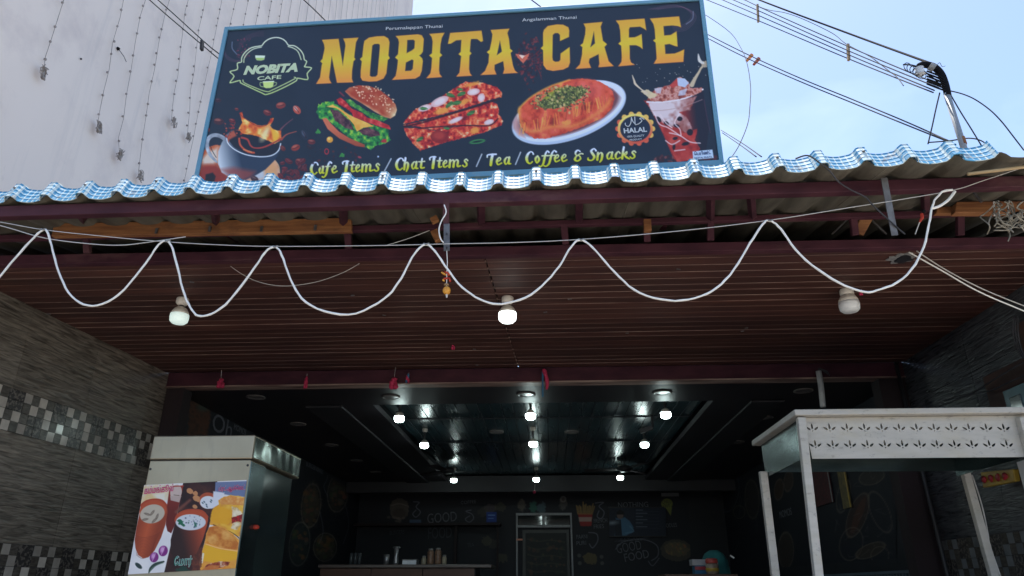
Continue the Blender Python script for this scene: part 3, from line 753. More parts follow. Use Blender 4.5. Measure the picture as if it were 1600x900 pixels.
for (x, yt, yc), g_, lb in (((286, 466, 493), M_bulb_dim, 'faintly lit bulb under the porch ceiling, leftmost, in front of the cable loop'), ((793, 464, 491), M_bulb_mid, 'bright bulb in the middle of the porch ceiling'), ((1322, 452, 474), M_bulb_off, 'unlit white bulb at the right of the porch ceiling')):
    c = aZ(x, yt, CZ); q = aY(x, yc, c.y); bulb(Vector((c.x, c.y, q.z)), CZ, g_, lb, 1.0 if x < 1300 else 1.08)
rows = [('front', [(624, 652), (829, 648), (1040, 646)], 2.86), ('second', [(663, 694), (833, 692), (1007, 693)], 2.86), ('back', [(709, 749), (838, 748), (969, 745)], 2.87)]
for rn, L, zz in rows:
    for side, (x, y) in zip(('left', 'middle', 'right'), L):
        bulb(aZ(x, y, zz), TZ - .012, M_bulb_on, f'lit bulb in the {rn} row of the plank tray, {side} one of three', .84, 'lit bulbs hanging inside the shop')

# ================================================================== SIGN BOARD
SY = 3.3
sc = [aY(352, 44, SY), aY(1098, -3, SY), aY(1131, 259, SY), aY(300, 299, SY)]   # outer TL TR BR BL
sign = thing('sign_board', ((sc[2] + sc[3]) / 2), 'wide dark cafe sign with gold letters and food pictures in a pale blue frame', 'sign')
def lerp(a, b_, t): return a + (b_ - a) * t
ux = (sc[2] - sc[3]).normalized(); uy = Vector((0, 0, 1)); fn_ = Vector((0, -1, 0))
fw = .024
inn = [sc[0] + ux * fw - uy * fw, sc[1] - ux * fw - uy * fw, sc[2] - ux * fw + uy * fw * 1.3, sc[3] + ux * fw + uy * fw * 1.3]
for k in range(4):
    a, b_, c, d = sc[k], sc[(k + 1) % 4], inn[(k + 1) % 4], inn[k]
    q = [p + Vector((0, -.012, 0)) for p in (a, b_, c, d)]
    MB().quadslab(q, (0, -1, 0), .055).build('frame_rail', M_blueframe, sign, bevel=.002)
MB().quadslab([p + Vector((0, .004, 0)) for p in inn], (0, -1, 0), .03).build('panel', M_ink, sign)
for x_ in (.12, .5, .88):
    a = lerp(sc[3], sc[2], x_) + Vector((0, .03, 0)); MB().bar(a + Vector((0, 0, .3)), Vector((a.x, a.y, roofz(a.x, a.y) + .01)), .035, .035, (0, 1, 0)).build('support_post', M_maroon, sign)
    MB().bar(a + Vector((0, 0, .8)), Vector((a.x, a.y + .7, roofz(a.x, a.y + .7) + .01)), .03, .03).build('rear_brace', M_maroon, sign)
S = Art(inn, 900, 330, (24, 31, 45))
# --- ground of the print: very dark blue with a faint drift
S.put(np.arange(len(S.X)), np.full(len(S.X), 1.0), mottled([(24, 32, 44), (31, 40, 53), (27, 35, 48)], 90, 3))
# --- swirls in the corners
def cv(sx, ox, oy):
    return lambda pts: [(ox + x / sx, oy + y / sx) for x, y in pts]
c7 = cv(6.925, 340, 30)
for k in range(5):
    S.line(c7([(100 - 8 * k, 210 + 20 * k), (70 - 3 * k, 300 + 10 * k), (100, 390 + 10 * k), (180, 440 + 6 * k), (260, 450)]), .8, (105, 70, 90), .5)
    S.line(c7([(230, 270 + 18 * k), (290, 200 + 12 * k), (400, 150 + 10 * k), (500, 130 + 14 * k)]), .8, (110, 60, 80), .45)
S.line(c7([(160, 250), (160, 320), (210, 380)]), 1.6, (130, 140, 165), .7)
S.dots(60, (370, 60, 392, 92), (.4, 1.2), [(150, 60, 80), (100, 40, 60), (60, 30, 50)], 3, .8)
for k in range(5):
    S.line([(1012 + 4 * k, 15), (1055 + 3 * k, 8 + k), (1080 + k * 2, 22 + k), (1070 + k, 38 + 2 * k), (1050 + k, 42 + 2 * k)], .8, (125, 85, 105), .5)
S.line([(1083, 18), (1082, 30), (1072, 38)], 1.4, (150, 155, 180), .6)
# --- big lettering
cN = cv(4.848, 490, 20); cC = cv(5.0, 790, 10)
LET = [
 (cN, [(65,207),(190,199),(222,400),(242,250),(238,225),(225,197),(340,190),(322,225),(312,300),(308,340),(318,353),(303,368),(292,440),(290,500),(300,528),(178,532),(138,330),(118,490),(122,510),(136,535),(20,540),(50,490),(62,400),(67,385),(52,370),(68,350),(85,270),(80,240)], []),
 (cN, [(385,215),(420,190),(480,180),(535,178),(565,195),(576,225),(567,325),(578,345),(562,360),(552,460),(530,500),(480,520),(420,523),(370,515),(357,490),(358,440),(366,370),(352,352),(370,335),(378,260)], [[(445,250),(460,238),(490,236),(503,245),(502,270),(485,470),(470,485),(440,487),(427,478),(427,455)]]),
 (cN, [(622,178),(790,165),(820,172),(835,200),(828,295),(815,315),(800,325),(822,345),(828,365),(820,440),(805,480),(770,500),(595,510),(622,480),(632,430),(640,360),(618,340),(640,315),(648,225),(642,200)], [[(710,208),(755,205),(768,215),(765,270),(748,285),(705,308)], [(700,378),(745,355),(757,362),(752,425),(738,440),(693,443)]]),
 (cN, [(877,162),(992,153),(972,190),(962,240),(957,305),(975,322),(955,340),(950,430),(955,465),(973,488),(855,497),(885,460),(893,420),(898,345),(877,325),(897,308),(903,220),(895,185)], []),
 (cN, [(1035,155),(1272,137),(1284,215),(1268,222),(1240,200),(1193,200),(1190,215),(1183,295),(1197,308),(1181,325),(1178,430),(1185,460),(1200,478),(1082,485),(1105,455),(1112,400),(1118,330),(1098,315),(1115,297),(1120,207),(1080,210),(1040,235),(1018,237)], []),
 (cN, [(1342,132),(1483,122),(1468,155),(1480,200),(1488,275),(1508,290),(1492,305),(1510,400),(1525,440),(1548,457),(1435,463),(1445,430),(1437,368),(1372,395),(1370,430),(1385,468),(1265,473),(1300,440),(1325,380),(1330,315),(1312,300),(1335,280),(1350,210),(1355,165)], [[(1412,210),(1427,295),(1388,324)]]),
 (cC, [(300,185),(330,155),(400,143),(450,145),(490,165),(497,190),(495,240),(425,272),(425,225),(410,210),(385,210),(368,225),(365,400),(370,425),(390,435),(415,432),(428,420),(430,370),(500,320),(503,440),(490,475),(450,495),(370,506),(320,495),(295,460),(293,345),(275,328),(293,310),(293,210)], []),
 (cC, [(610,137),(757,123),(742,160),(760,270),(792,297),(772,318),(805,430),(845,468),(725,477),(733,450),(727,375),(655,410),(650,440),(668,482),(547,490),(580,455),(597,380),(600,320),(583,307),(605,288),(622,220),(625,170)], [[(690,195),(699,290),(662,322)]]),
 (cC, [(862,113),(1085,97),(1098,188),(1080,175),(1050,160),(970,165),(963,180),(963,245),(1010,243),(1040,230),(1062,218),(1070,335),(1050,318),(1020,305),(968,305),(970,410),(980,440),(1008,458),(880,470),(905,435),(908,400),(903,310),(880,293),(900,275),(895,190),(885,145)], []),
 (cC, [(1128,97),(1355,80),(1370,165),(1345,155),(1300,150),(1233,156),(1238,230),(1290,225),(1335,197),(1343,315),(1320,310),(1280,295),(1243,300),(1248,374),(1320,370),(1360,355),(1395,338),(1388,435),(1157,450),(1180,410),(1178,370),(1172,285),(1152,268),(1170,255),(1165,180),(1155,140)], []),
]
def gold(x, y):
    yt = 62.3 - .0645 * (x - 503); yb = 131 - .0575 * (x - 495); t = np.clip((y - yt) / (yb - yt), 0, 1)[:, None]
    a = np.array([224, 166, 46.]); m_ = np.array([222, 192, 38.]); c = np.array([236, 148, 56.])
    return np.where(t < .5, a + (m_ - a) * (t / .5) ** 1.4, m_ + (c - m_) * ((t - .5) / .5) ** 1.1)
# splash between the two words, below the letters
S.dots(150, (806, 52, 848, 145, lambda x, y: abs((x - 828) / 22) + abs((y - 90) / 50) < 1.1), (.5, 2.0), [(70, 22, 30), (100, 30, 35), (45, 22, 35), (130, 50, 50)], 5, .85, 2.5)
S.poly([(805, 84), (820, 88), (828, 82), (824, 92), (818, 100), (812, 94)], (225, 110, 80), .9, rag=1.2, seed=4)
S.poly([(811, 86), (821, 87), (816, 92)], (255, 225, 205), .9, rag=.6, seed=5)
for k in range(9): S.line([(828 + 2 * k, 90 + 3 * k), (838 + k, 84 + 5 * k), (846, 76 + 6 * k)], 1.1, (120, 35, 40), .7)
for f_, P, H in LET:
    S.poly(f_(P), (170, 70, 40), .75, [f_(h) for h in H], soft=1.3)
    S.poly(f_(P), gold, 1, [f_(h) for h in H])

# --- script line, drawn with a broad nib
GL = {  # strokes in units of the x-height; (x, y, width)
 'C': (1.25, [[(1.12,1.25,.22),(1.0,1.5,.16),(.72,1.6,.14),(.4,1.3,.30),(.25,.75,.36),(.42,.2,.30),(.75,-.02,.14),(1.05,.22,.08)]]),
 'a': (.95, [[(.72,.85,.16),(.45,1.0,.12),(.2,.55,.28),(.32,.06,.16),(.55,.2,.10),(.7,.6,.14)],[(.74,.98,.26),(.7,.5,.28),(.72,.12,.24),(.95,.1,.08)]]),
 'f': (.62, [[(.85,1.42,.24),(.66,1.6,.12),(.48,1.2,.26),(.38,.5,.3),(.28,-.15,.26),(.05,-.5,.12),(-.15,-.42,.2)],[(.1,.95,.13),(.75,.95,.13)]]),
 'e': (.82, [[(.2,.48,.12),(.55,.62,.12),(.62,.88,.2),(.42,1.0,.12),(.2,.55,.3),(.35,.05,.18),(.8,.25,.07)]]),
 'I': (.95, [[(.0,1.2,.2),(-.02,1.42,.2),(.3,1.58,.12),(.85,1.55,.14)],[(.62,1.5,.34),(.55,.7,.36),(.5,.05,.34)]]),
 't': (.62, [[(.36,1.4,.2),(.3,.6,.3),(.32,.12,.24),(.62,.15,.08)],[(.05,.98,.14),(.62,1.0,.14)]]),
 'm': (1.5, [[(.12,1.0,.28),(.1,.05,.3)],[(.15,.7,.08),(.4,1.0,.16),(.58,.8,.28),(.56,.05,.3)],[(.62,.7,.08),(.88,1.0,.16),(1.06,.8,.28),(1.04,.12,.26),(1.4,.14,.08)]]),
 's': (.8, [[(.65,.82,.22),(.45,1.02,.12),(.25,.8,.22),(.5,.45,.28),(.55,.15,.2),(.28,-.02,.12),(.05,.18,.22)]]),
 'h': (1.05, [[(.22,1.6,.26),(.16,.8,.3),(.12,.05,.3)],[(.2,.7,.08),(.5,1.0,.16),(.7,.75,.3),(.68,.2,.28),(.5,-.25,.1)]]),
 'T': (1.1, [[(.0,1.15,.2),(.02,1.42,.18),(.35,1.5,.2),(1.05,1.5,.2)],[(.62,1.45,.34),(.52,.7,.36),(.48,.05,.34)]]),
 'o': (.9, [[(.45,1.0,.12),(.2,.6,.3),(.38,.02,.14),(.66,.45,.3),(.45,1.0,.12)]]),
 '&': (1.3, [[(1.2,.95,.16),(.95,1.0,.1),(.5,.7,.12),(.3,.25,.3),(.6,.0,.18),(.95,.3,.22),(.8,.7,.12),(.4,.85,.16),(.35,1.25,.26),(.6,1.5,.12),(.85,1.3,.18)]]),
 'S': (1.05, [[(.95,1.3,.24),(.7,1.6,.12),(.35,1.3,.28),(.55,.9,.34),(.8,.45,.32),(.5,.0,.14),(.05,.1,.22),(.02,.32,.2)]]),
 'n': (1.0, [[(.14,1.0,.28),(.1,.05,.3)],[(.18,.7,.08),(.5,1.0,.16),(.7,.75,.3),(.66,.1,.28),(.45,-.3,.1)]]),
 'c': (.8, [[(.66,.8,.22),(.45,1.02,.1),(.18,.55,.3),(.34,.02,.16),(.75,.22,.07)]]),
 'k': (1.0, [[(.24,1.6,.26),(.16,.8,.3),(.12,.05,.3)],[(.22,.5,.08),(.62,.95,.18),(.6,.62,.1),(.3,.5,.1)],[(.38,.5,.16),(.62,.2,.28),(1.0,-.05,.12)]]),
 '/': (.6, [[(.0,-.05,.1),(.55,1.6,.1)]]),
}
def base_y(x): return 272.6 - .0495 * (x - 485)
lineup = [('C',483,497.5),('a',497,506.5),('f',506,514),('e',516.5,527),('I',535,545),('t',546,554),('e',554,563),('m',564.5,584),('s',584.5,594),('/',601,611),
 ('C',616,631),('h',630.5,640.5),('a',641,653),('t',653,663),('I',671,681),('t',682,690),('e',690.5,699.5),('m',701,721),('s',722.5,732),('/',744.5,752.5),
 ('T',760.5,775),('e',773.5,784),('a',785.5,798),('/',805.5,813),('C',819.5,834),('o',834,845),('f',845,853.5),('f',853,864),('e',864,874.5),('e',875,886),('&',894,911.5),
 ('S',918.5,931.5),('n',932,944),('a',945.5,959),('c',959,970),('k',970.5,983.5),('s',984,994.5)]
def lime(x, y):
    t = np.clip((base_y(x) - y - 1) / 14, 0, 1)[:, None]
    a = np.array([222, 218, 20.]); b2 = np.array([232, 238, 255.]); return a + (b2 - a) * t ** 1.1
XH = 11.3
for pas in (0, 1):
    for ch, x0, x1 in lineup:
        wdt, st = GL[ch]; kx = (x1 - x0) / wdt if ch != '/' else (x1 - x0) / .6
        for s_ in st:
            pts = []; ws = []
            for (x, y, q) in s_:
                X_ = x0 + x * kx + .10 * y * XH * .6; pts.append((X_, base_y(X_) - y * XH)); ws.append(max(q, .17) * XH * 1.12)
            if ch == '/': S.line(pts, 1.7, (225, 230, 240), .9 if pas else 0)
            elif pas == 0: S.line([(a + .5, b_ + .8) for a, b_ in pts], [q + 2.0 for q in ws], (14, 18, 28), .9)
            else: S.line(pts, ws, lime, 1)

# --- badge
gr = lambda x, y: np.array([200, 225, 130.]) + (np.array([240, 248, 225.]) - np.array([200, 225, 130.])) * np.clip((150 - y) / 90, 0, 1)[:, None]
out1 = [(480,290),(515,245),(570,212),(640,200),(700,215),(740,245),(770,285),(830,290),(890,330),(928,385),(940,440),(965,458),(950,500),(945,518),(1018,530),(970,590),(975,655),(865,640),(850,670),(700,750),(540,815),(480,800),(330,730),(250,690),(240,665),(135,690),(180,620),(135,570),(215,545),(215,480),(260,465),(262,420),(300,360),(370,310),(480,290)]
S.line(c7(out1), 1.7, gr, .95, smooth=3)
S.line(c7([(285,470),(290,425),(325,372),(390,325),(475,305)]), 1.4, gr, .95); S.line(c7([(765,298),(820,315),(872,355),(905,440)]), 1.4, gr, .95)
S.line(c7([(275,660),(290,690),(400,740),(530,785),(600,765),(830,650),(830,630)]), 1.4, gr, .95)
S.poly(c7([(408,393),(516,396),(505,440),(470,450),(425,445),(410,420)]), (225, 240, 215)); S.poly(c7([(412,420),(510,420),(500,442),(470,450),(425,446)]), (170, 200, 110))
S.poly(c7([(492,678),(612,672),(600,735),(570,748),(520,748),(500,735)]), (205, 225, 130)); S.line(c7([(490,690),(462,690),(465,725),(500,735)]), 1, gr, .9); S.line(c7([(612,685),(638,690),(632,715),(602,728)]), 1, gr, .9)
S.line(c7([(495,680),(610,675)]), 1.2, (240, 250, 230), 1)
# coffee picture, beans and splash
cA = cv(6.43, 300, 150)
S.poly(cA([(40,760),(80,600),(150,520),(260,490),(620,600),(820,630),(860,690),(882,760),(870,830),(700,900),(60,900)]), shade((205,90,40), (240,225,205), lambda x, y: vnoise(x, y, 26, 4) * 1.7 - .45), rag=1, seed=4)
S.poly(cA([(95,640),(170,560),(260,520),(262,640),(220,690),(120,690)]), (235, 220, 205), .9, soft=3)
S.poly(cA([(90,700),(250,690),(420,860),(120,900),(60,820)]), (150, 40, 22), .9, soft=4); S.poly(cA([(140,790),(210,770),(240,810),(220,880),(130,880)]), (28, 14, 18), 1, soft=1)
S.poly(cA([(700,720),(830,660),(860,720),(840,800),(730,830)]), (240, 170, 110), .9, soft=4); S.poly(cA([(600,790),(720,730),(740,830),(620,840)]), (205, 215, 230), .8, soft=3)
S.line(cA([(40,740),(70,800),(130,860)]), 1.2, (250, 190, 110), .9); S.line(cA([(825,640),(870,700),(880,780),(860,840)]), 1.4, (245, 190, 140), .9)
S.line(cA([(325,430),(270,400),(210,398),(160,440),(155,520),(190,600),(250,665)]), [6.5, 6, 6, 6.5, 6, 5, 3], shade((95, 100, 112), (225, 230, 240), lambda x, y: vnoise(x, y, 9, 2) * 1.2 - .1))
S.line(cA([(300,440),(240,425),(190,450),(195,530),(245,620)]), 1.0, (35, 38, 48), .9)
S.poly(cA([(350,390),(400,345),(480,420),(620,560),(720,590),(870,540),(893,475),(885,560),(830,650),(740,740),(640,800),(520,855),(400,830),(300,770),(262,680),(265,560),(300,470)]),
       shade((42, 56, 78), (215, 220, 228), lambda x, y: np.clip(1.05 - (x - 341) / 34 + (y - 250) / 150, 0, 1)), soft=.8)
S.poly(cA([(300,740),(420,720),(640,760),(600,815),(520,850),(400,825)]), (170, 70, 60), .75, soft=4)
S.poly(cA([(352,425),(380,375),(440,345),(560,380),(760,430),(850,470),(880,500),(850,570),(760,605),(640,600),(520,570),(420,510)]), (26, 26, 38)); 
S.poly(cA([(352,430),(378,372),(420,345),(450,400),(380,440),(365,470)]), (200, 90, 60), .9, soft=1.5)
S.line(cA([(350,430),(365,480),(430,540),(540,590),(680,612),(800,600),(870,550),(892,480)]), 1.6, (235, 238, 245))
S.poly(cA([(480,175),(505,160),(520,215),(560,245),(650,290),(700,300),(760,290),(790,230),(822,222),(815,255),(785,300),(810,330),(860,350),(895,350),(900,420),(880,455),(830,480),(740,440),(640,400),(500,380),(470,330),(505,270)]),
       mottled([(190, 50, 28), (215, 85, 30), (240, 130, 40), (255, 215, 120)], 9, 7), rag=.6, seed=3)
S.ell(414.5, 209, 5, 12, (255, 235, 170), .5, .9, soft=3); S.poly(cA([(790,320),(850,360),(880,400),(850,470),(825,480)]), (250, 190, 50), .9, soft=1.5)
S.line(cA([(480,175),(520,220),(650,300),(750,295),(800,230)]), 1.0, (150, 30, 25), .8); S.line(cA([(900,440),(950,390),(1050,358)]), [3, 2, 1.2], (165, 75, 60)); S.line(cA([(890,340),(940,290),(1015,232)]), [2.5, 1.5, 1.0], (120, 70, 80))
S.line(cA([(475,430),(490,500),(560,560),(625,572)]), 3.0, (205, 80, 45)); S.line(cA([(500,420),(560,440),(590,500),(640,525),(740,510),(900,430)]), [3, 3, 2.5, 2, 2.5, 2.5], (180, 60, 48)); S.line(cA([(520,540),(600,565)]), 2, (230, 130, 80))
S.dots(26, (350, 192, 378, 215), (.7, 1.8), [(170, 50, 40), (210, 90, 60), (120, 40, 40)], 8, .9)
def bean(x, y, r, rot, col=(135, 50, 42), hi=(205, 120, 100)):
    S.ell(x, y, r, r * .68, col, rot); S.ell(x - r * .2, y - r * .25, r * .6, r * .28, hi, rot, .6, soft=.8); S.line([(x - r * .7 * math.cos(rot), y - r * .7 * math.sin(rot)), (x + .5, y + .3), (x + r * .7 * math.cos(rot), y + r * .7 * math.sin(rot))], .9, (50, 15, 18), .9)
for q in [(439,165,7.5,-.2),(464,172,7.5,.9,(190,80,60),(255,225,220)),(418,176.5,6.5,.4,(110,35,38)),(342,190,8,.1,(70,35,42)),(363,189,5,.3,(110,30,34)),(325,202,4,1.2,(150,45,30)),(370,171,3,.2,(130,40,36)),(341,157,5,0,(60,35,45),(100,70,80)),(476,211,8,1.1,(38,42,56),(110,120,140)),(487,222,6,.1,(110,40,40)),(462,231,7,-.4,(150,50,36)),(442,232,5,.8,(110,38,34)),(468,252,6,.1,(110,40,36)),(484,230,5,.6,(40,32,42),(70,60,75)),(398,280,6.5,.5,(70,38,40),(150,120,120))]: bean(*q)
rr = random.Random(3)
for k in range(34): bean(440 + rr.uniform(-5, 30) + k * .4, 255 + rr.uniform(-4, 27), rr.uniform(3.5, 5.5), rr.uniform(0, 3), (82 + rr.randint(0, 40), 28, 34), (150, 75, 75))
# burger
cB = cv(5.0, 480, 110)
S.poly(cB([(70,330),(90,270),(140,250),(200,240),(300,330),(420,400),(560,440),(625,450),(650,540),(600,580),(540,590),(500,620),(450,600),(300,510),(180,400),(100,380)]), mottled([(12,70,38), (30,120,55), (70,165,60), (165,200,60)], 5, 12), rag=2.0, seed=9)
S.poly(cB([(300,235),(340,230),(470,320),(560,350),(630,375),(600,400),(520,390),(420,320),(330,270)]), mottled([(20,80,40), (60,140,55), (150,190,80)], 4, 6), rag=1.2, seed=1)
S.poly(cB([(118,380),(150,372),(190,420),(250,480),(330,530),(400,560),(450,582),(450,603),(380,592),(250,533),(160,460)]), shade((150, 55, 30), (215, 110, 75), lambda x, y: (240 - y) / 40))
S.poly(cB([(180,305),(240,315),(330,390),(370,470),(300,452),(215,390)]), mottled([(45,22,32), (85,45,52), (120,75,78)], 4, 2), rag=.8, seed=2); S.poly(cB([(400,470),(470,445),(560,480),(572,510),(500,522),(430,500)]), mottled([(45,22,32), (95,50,58), (130,80,82)], 4, 3), rag=.8, seed=3)
S.poly(cB([(150,285),(200,270),(260,300),(330,350),(400,380),(470,410),(520,438),(440,450),(388,480),(365,425),(300,350),(230,297)]), shade((235, 150, 40), (250, 205, 100), lambda x, y: vnoise(x, y, 8, 3)))
S.poly(cB([(230,228),(262,215),(295,240),(350,300),(430,335),(470,370),(560,395),(640,430),(655,465),(600,452),(480,412),(420,388),(360,365),(350,335),(300,295),(245,265)]), mottled([(150,20,25), (200,35,35), (225,90,80)], 5, 9), rag=.5, seed=4); S.line(cB([(255,172),(285,200)]), 2.5, (120, 40, 55))
S.poly(cB([(295,165),(330,135),(400,118),(480,122),(560,150),(640,210),(690,265),(702,310),(687,355),(650,378),(600,365),(520,320),(420,255),(340,210)]), shade((176, 62, 30), (240, 215, 165), lambda x, y: np.clip((vnoise(x, y, 14, 3) - .5) * .7 + np.clip((x - 596) / 22, 0, 1) * np.clip((y - 152) / 24, 0, 1) + np.clip(1 - np.abs((y - 143) - (x - 540) * .55 + 0) / 9, 0, 1) * .0 + np.clip(((y - 141) - (x - 540) * .62) / 8, 0, 1) * .7, 0, 1)))
S.dots(75, (553, 135, 616, 180, lambda x, y: (y - 133) > (x - 575) * .5 - 4 and (y - 133) < (x - 540) * .62 + 4), (.55, 1.0), [(250, 225, 195), (240, 200, 160)], 12, .95, 1.7)
S.dots(40, (484, 228, 560, 262), (.6, 2.0), [(70, 26, 34), (40, 30, 42), (110, 40, 40)], 21, .7, 1.6); S.ell(515.5, 218.5, 5, 4.8, (235, 160, 50)); S.ell(514, 217, 2, 2, (255, 215, 120), soft=1)
for x_, y_ in ((497, 206), (535, 243), (600, 220)): S.poly([(x_ - 5, y_ + 2), (x_ - 1, y_ - 4), (x_ + 4, y_ - 2), (x_ + 3, y_ + 4)], (60, 140, 60) if x_ < 560 else (180, 50, 45), rag=1.5, seed=int(x_))
S.ell(510.5, 237, 3, 4, (200, 40, 45), ring=1.2); S.ell(562, 246, 3, 1.6, (170, 60, 70), .3); S.ell(591, 245, 1.3, 1.3, (200, 215, 245))
# folded flatbread slices
red3 = [(120, 14, 16), (180, 30, 26), (215, 60, 40), (235, 120, 70), (245, 200, 160)]
S.poly(cB([(750,450),(830,450),(1000,470),(1300,420),(1500,345),(1530,400),(1520,430),(1400,480),(1100,560),(950,605),(885,630),(840,590),(790,530)]), mottled(red3, 5, 31), rag=1, seed=31)
S.poly(cB([(750,430),(900,400),(1100,350),(1300,290),(1440,245),(1490,270),(1500,330),(1470,400),(1400,430),(1200,430),(1000,470),(860,440)]), mottled(red3, 6, 33), rag=1, seed=33)
S.poly(cB([(750,420),(770,385),(850,300),(960,260),(1060,200),(1190,115),(1240,90),(1380,100),(1480,130),(1525,180),(1515,210),(1400,240),(1250,290),(1050,350),(880,390)]), mottled(red3, 5, 35), rag=1, seed=35)
S.line(cB([(760,440),(900,410),(1150,335),(1350,275),(1500,225)]), 2.4, (60, 8, 14), .85); S.line(cB([(870,455),(1050,440),(1250,432),(1420,432),(1490,380)]), 2.2, (50, 8, 16), .8)
for a, b_, r1, r2, ro in ((1035, 245, 75, 32, -.45), (920, 295, 55, 24, -.3), (1300, 170, 50, 26, -.2), (1360, 215, 28, 34, .3), (1160, 390, 60, 18, -.4), (1420, 405, 40, 20, -.3)): S.ell(480 + a / 5, 110 + b_ / 5, r1 / 5, r2 / 5, (228, 196, 200), ro, .92); S.ell(480 + a / 5, 110 + b_ / 5, r1 / 8, r2 / 8, (240, 222, 225), ro, .8, soft=1)
for a, b_, r1, r2 in ((1050, 320, 60, 22), (1290, 110, 60, 14), (1230, 245, 40, 20), (1310, 470, 40, 25)): S.ell(480 + a / 5, 110 + b_ / 5, r1 / 5, r2 / 5, (240, 160, 60), -.3, .85, soft=1.2, rag=1, seed=3)
for a, b_, r1, ro in ((1120, 195, 35, .3), (1205, 185, 34, -.4), (1110, 270, 34, -.7), (1170, 255, 36, -.2), (910, 300, 28, 0), (1280, 335, 34, -.5), (880, 540, 30, -.6), (1195, 150, 24, .2), (1090, 455, 22, .2)): S.ell(480 + a / 5, 110 + b_ / 5, r1 / 5, r1 / 11, (45, 110, 50), ro, .95, rag=.6, seed=int(a)); S.line([(480 + (a - r1 * .8) / 5, 110 + b_ / 5), (480 + (a + r1 * .8) / 5, 110 + b_ / 5 - ro)], .6, (140, 190, 110), .8)
S.ell(687, 214, 14, 10, (140, 25, 22), .1, .95, rag=.8, seed=8); S.ell(686, 212, 9, 6, (185, 60, 45), 0, .8, soft=2); S.ell(746, 221.5, 12.5, 3.4, (60, 135, 70), -.15); S.ell(746, 221.5, 8, 1.6, (20, 40, 40), -.15)
# plate of kunafa
cK = cv(7.27, 780, 110)
S.ell(889, 176, 93, 43, (190, 205, 230), -.33); S.ell(889.5, 174.5, 90, 40, (225, 232, 245), -.33, soft=1); S.ell(889, 173, 83, 35, (120, 70, 75), -.33, soft=2); S.ell(942, 153, 34, 17, (205, 215, 235), -.0, .0)
S.poly(cK([(1100,120),(1200,125),(1330,170),(1400,250),(1420,330),(1380,300),(1290,215),(1150,145)]), (222, 230, 245), .95, soft=1.5)
S.poly(cK([(150,590),(200,500),(230,640),(300,770),(220,740),(160,660)]), (190, 110, 100), .6, soft=2)
S.poly(cK([(220,520),(225,440),(330,330),(450,250),(600,175),(780,110),(950,95),(1100,110),(1230,180),(1290,240),(1310,330),(1280,440),(1180,540),(1000,620),(820,690),(650,745),(520,780),(400,775),(300,715),(250,640)]),
       mottled([(150, 40, 22), (200, 60, 34), (222, 84, 48), (228, 92, 70), (240, 150, 70)], 12, 41, 4), rag=1.0, seed=41)
for k in range(46):
    t_ = k / 46; x_ = 812 + 140 * t_; y_ = 206 - 34 * t_ - 14 * t_ * t_; S.line([(x_ + rr.uniform(-3, 3), y_ - 12), (x_ + rr.uniform(-4, 4), y_ + 4)], rr.uniform(.8, 2), rr.choice([(240, 150, 60), (250, 190, 90), (170, 50, 30), (210, 90, 50)]), .8)
S.line(cK([(235,430),(240,560),(330,680),(430,690),(600,640),(800,640),(950,590),(1100,500),(1200,420),(1270,330)]), 5, (240, 160, 70), .55, soft=2.5); S.line(cK([(230,500),(225,440),(330,330),(450,250),(600,175),(800,110)]), 2.6, (240, 165, 60), .8, soft=1.2)
S.ell(917, 140, 26, 14, (236, 110, 105), .2, .45, soft=6)
S.poly(cK([(430,400),(480,340),(560,260),(680,205),(800,180),(930,190),(1000,230),(960,290),(880,350),(780,410),(640,430),(520,450)]), mottled([(40, 48, 22), (75, 85, 35), (110, 118, 55), (150, 150, 60)], 2.4, 51), rag=2, seed=51)
S.poly(cK([(500,330),(570,250),(680,200),(740,190),(640,250),(560,330)]), (175, 175, 45), .75, soft=2.5)
S.dots(230, (832, 134, 922, 172, lambda x, y: ((x - 877) / 47) ** 2 + ((y - 153 + (x - 877) * .2) / 19) ** 2 < 1.05), (.5, 1.4), [(60, 62, 30), (120, 120, 60), (170, 160, 90), (40, 40, 26), (190, 185, 110)], 52, .9, 1.6)
S.dots(30, (828, 132, 928, 182, lambda x, y: ((x - 877) / 50) ** 2 + ((y - 155 + (x - 877) * .2) / 25) ** 2 < 1.0), (1.2, 2.2), [(175, 150, 80), (120, 90, 50), (210, 180, 120)], 53, .95, 1.6)
# halal seal
for k in range(14):
    a = 2 * math.pi * k / 14; S.ell(992.5 + 27 * math.cos(a), 201.5 + 23 * math.sin(a), 4.2, 4.2, (240, 190, 90) if math.sin(a + 2.3) > 0 else (225, 95, 60))
S.ell(992.5, 201.5, 27.5, 23.5, shade((220, 85, 60), (245, 215, 110), lambda x, y: (225 - y) / 40 - (x - 990) / 120)); S.ell(992.5, 201.5, 23.5, 19.8, (28, 38, 58))
# iced drink
cI = cv(5.0, 950, 80)
S.poly(cI([(278,385),(330,400),(560,370),(740,290),(790,600),(760,830),(540,870),(520,860),(430,650),(330,450)]), shade((30, 24, 38), (170, 40, 30), lambda x, y: np.clip((1088 - x) / 25 + (y - 150) / 220 - .1, 0, 1)), soft=1)
S.poly(cI([(310,400),(420,395),(560,380),(690,355),(640,460),(560,480),(620,520),(660,620),(600,640),(560,600),(480,590),(430,560),(360,500),(340,470)]), shade((225, 205, 210), (150, 70, 60), lambda x, y: np.clip(vnoise(x, y, 10, 8) * 1.5 - .4 + (x - 1060) / 60, 0, 1)), rag=1.4, seed=6, soft=1.2)
S.poly(cI([(400,580),(480,600),(560,640),(640,640),(700,600),(680,700),(720,760),(660,850),(540,868),(500,790),(440,660)]), mottled([(150, 30, 24), (190, 50, 38), (205, 75, 60)], 10, 61), rag=1, seed=61)
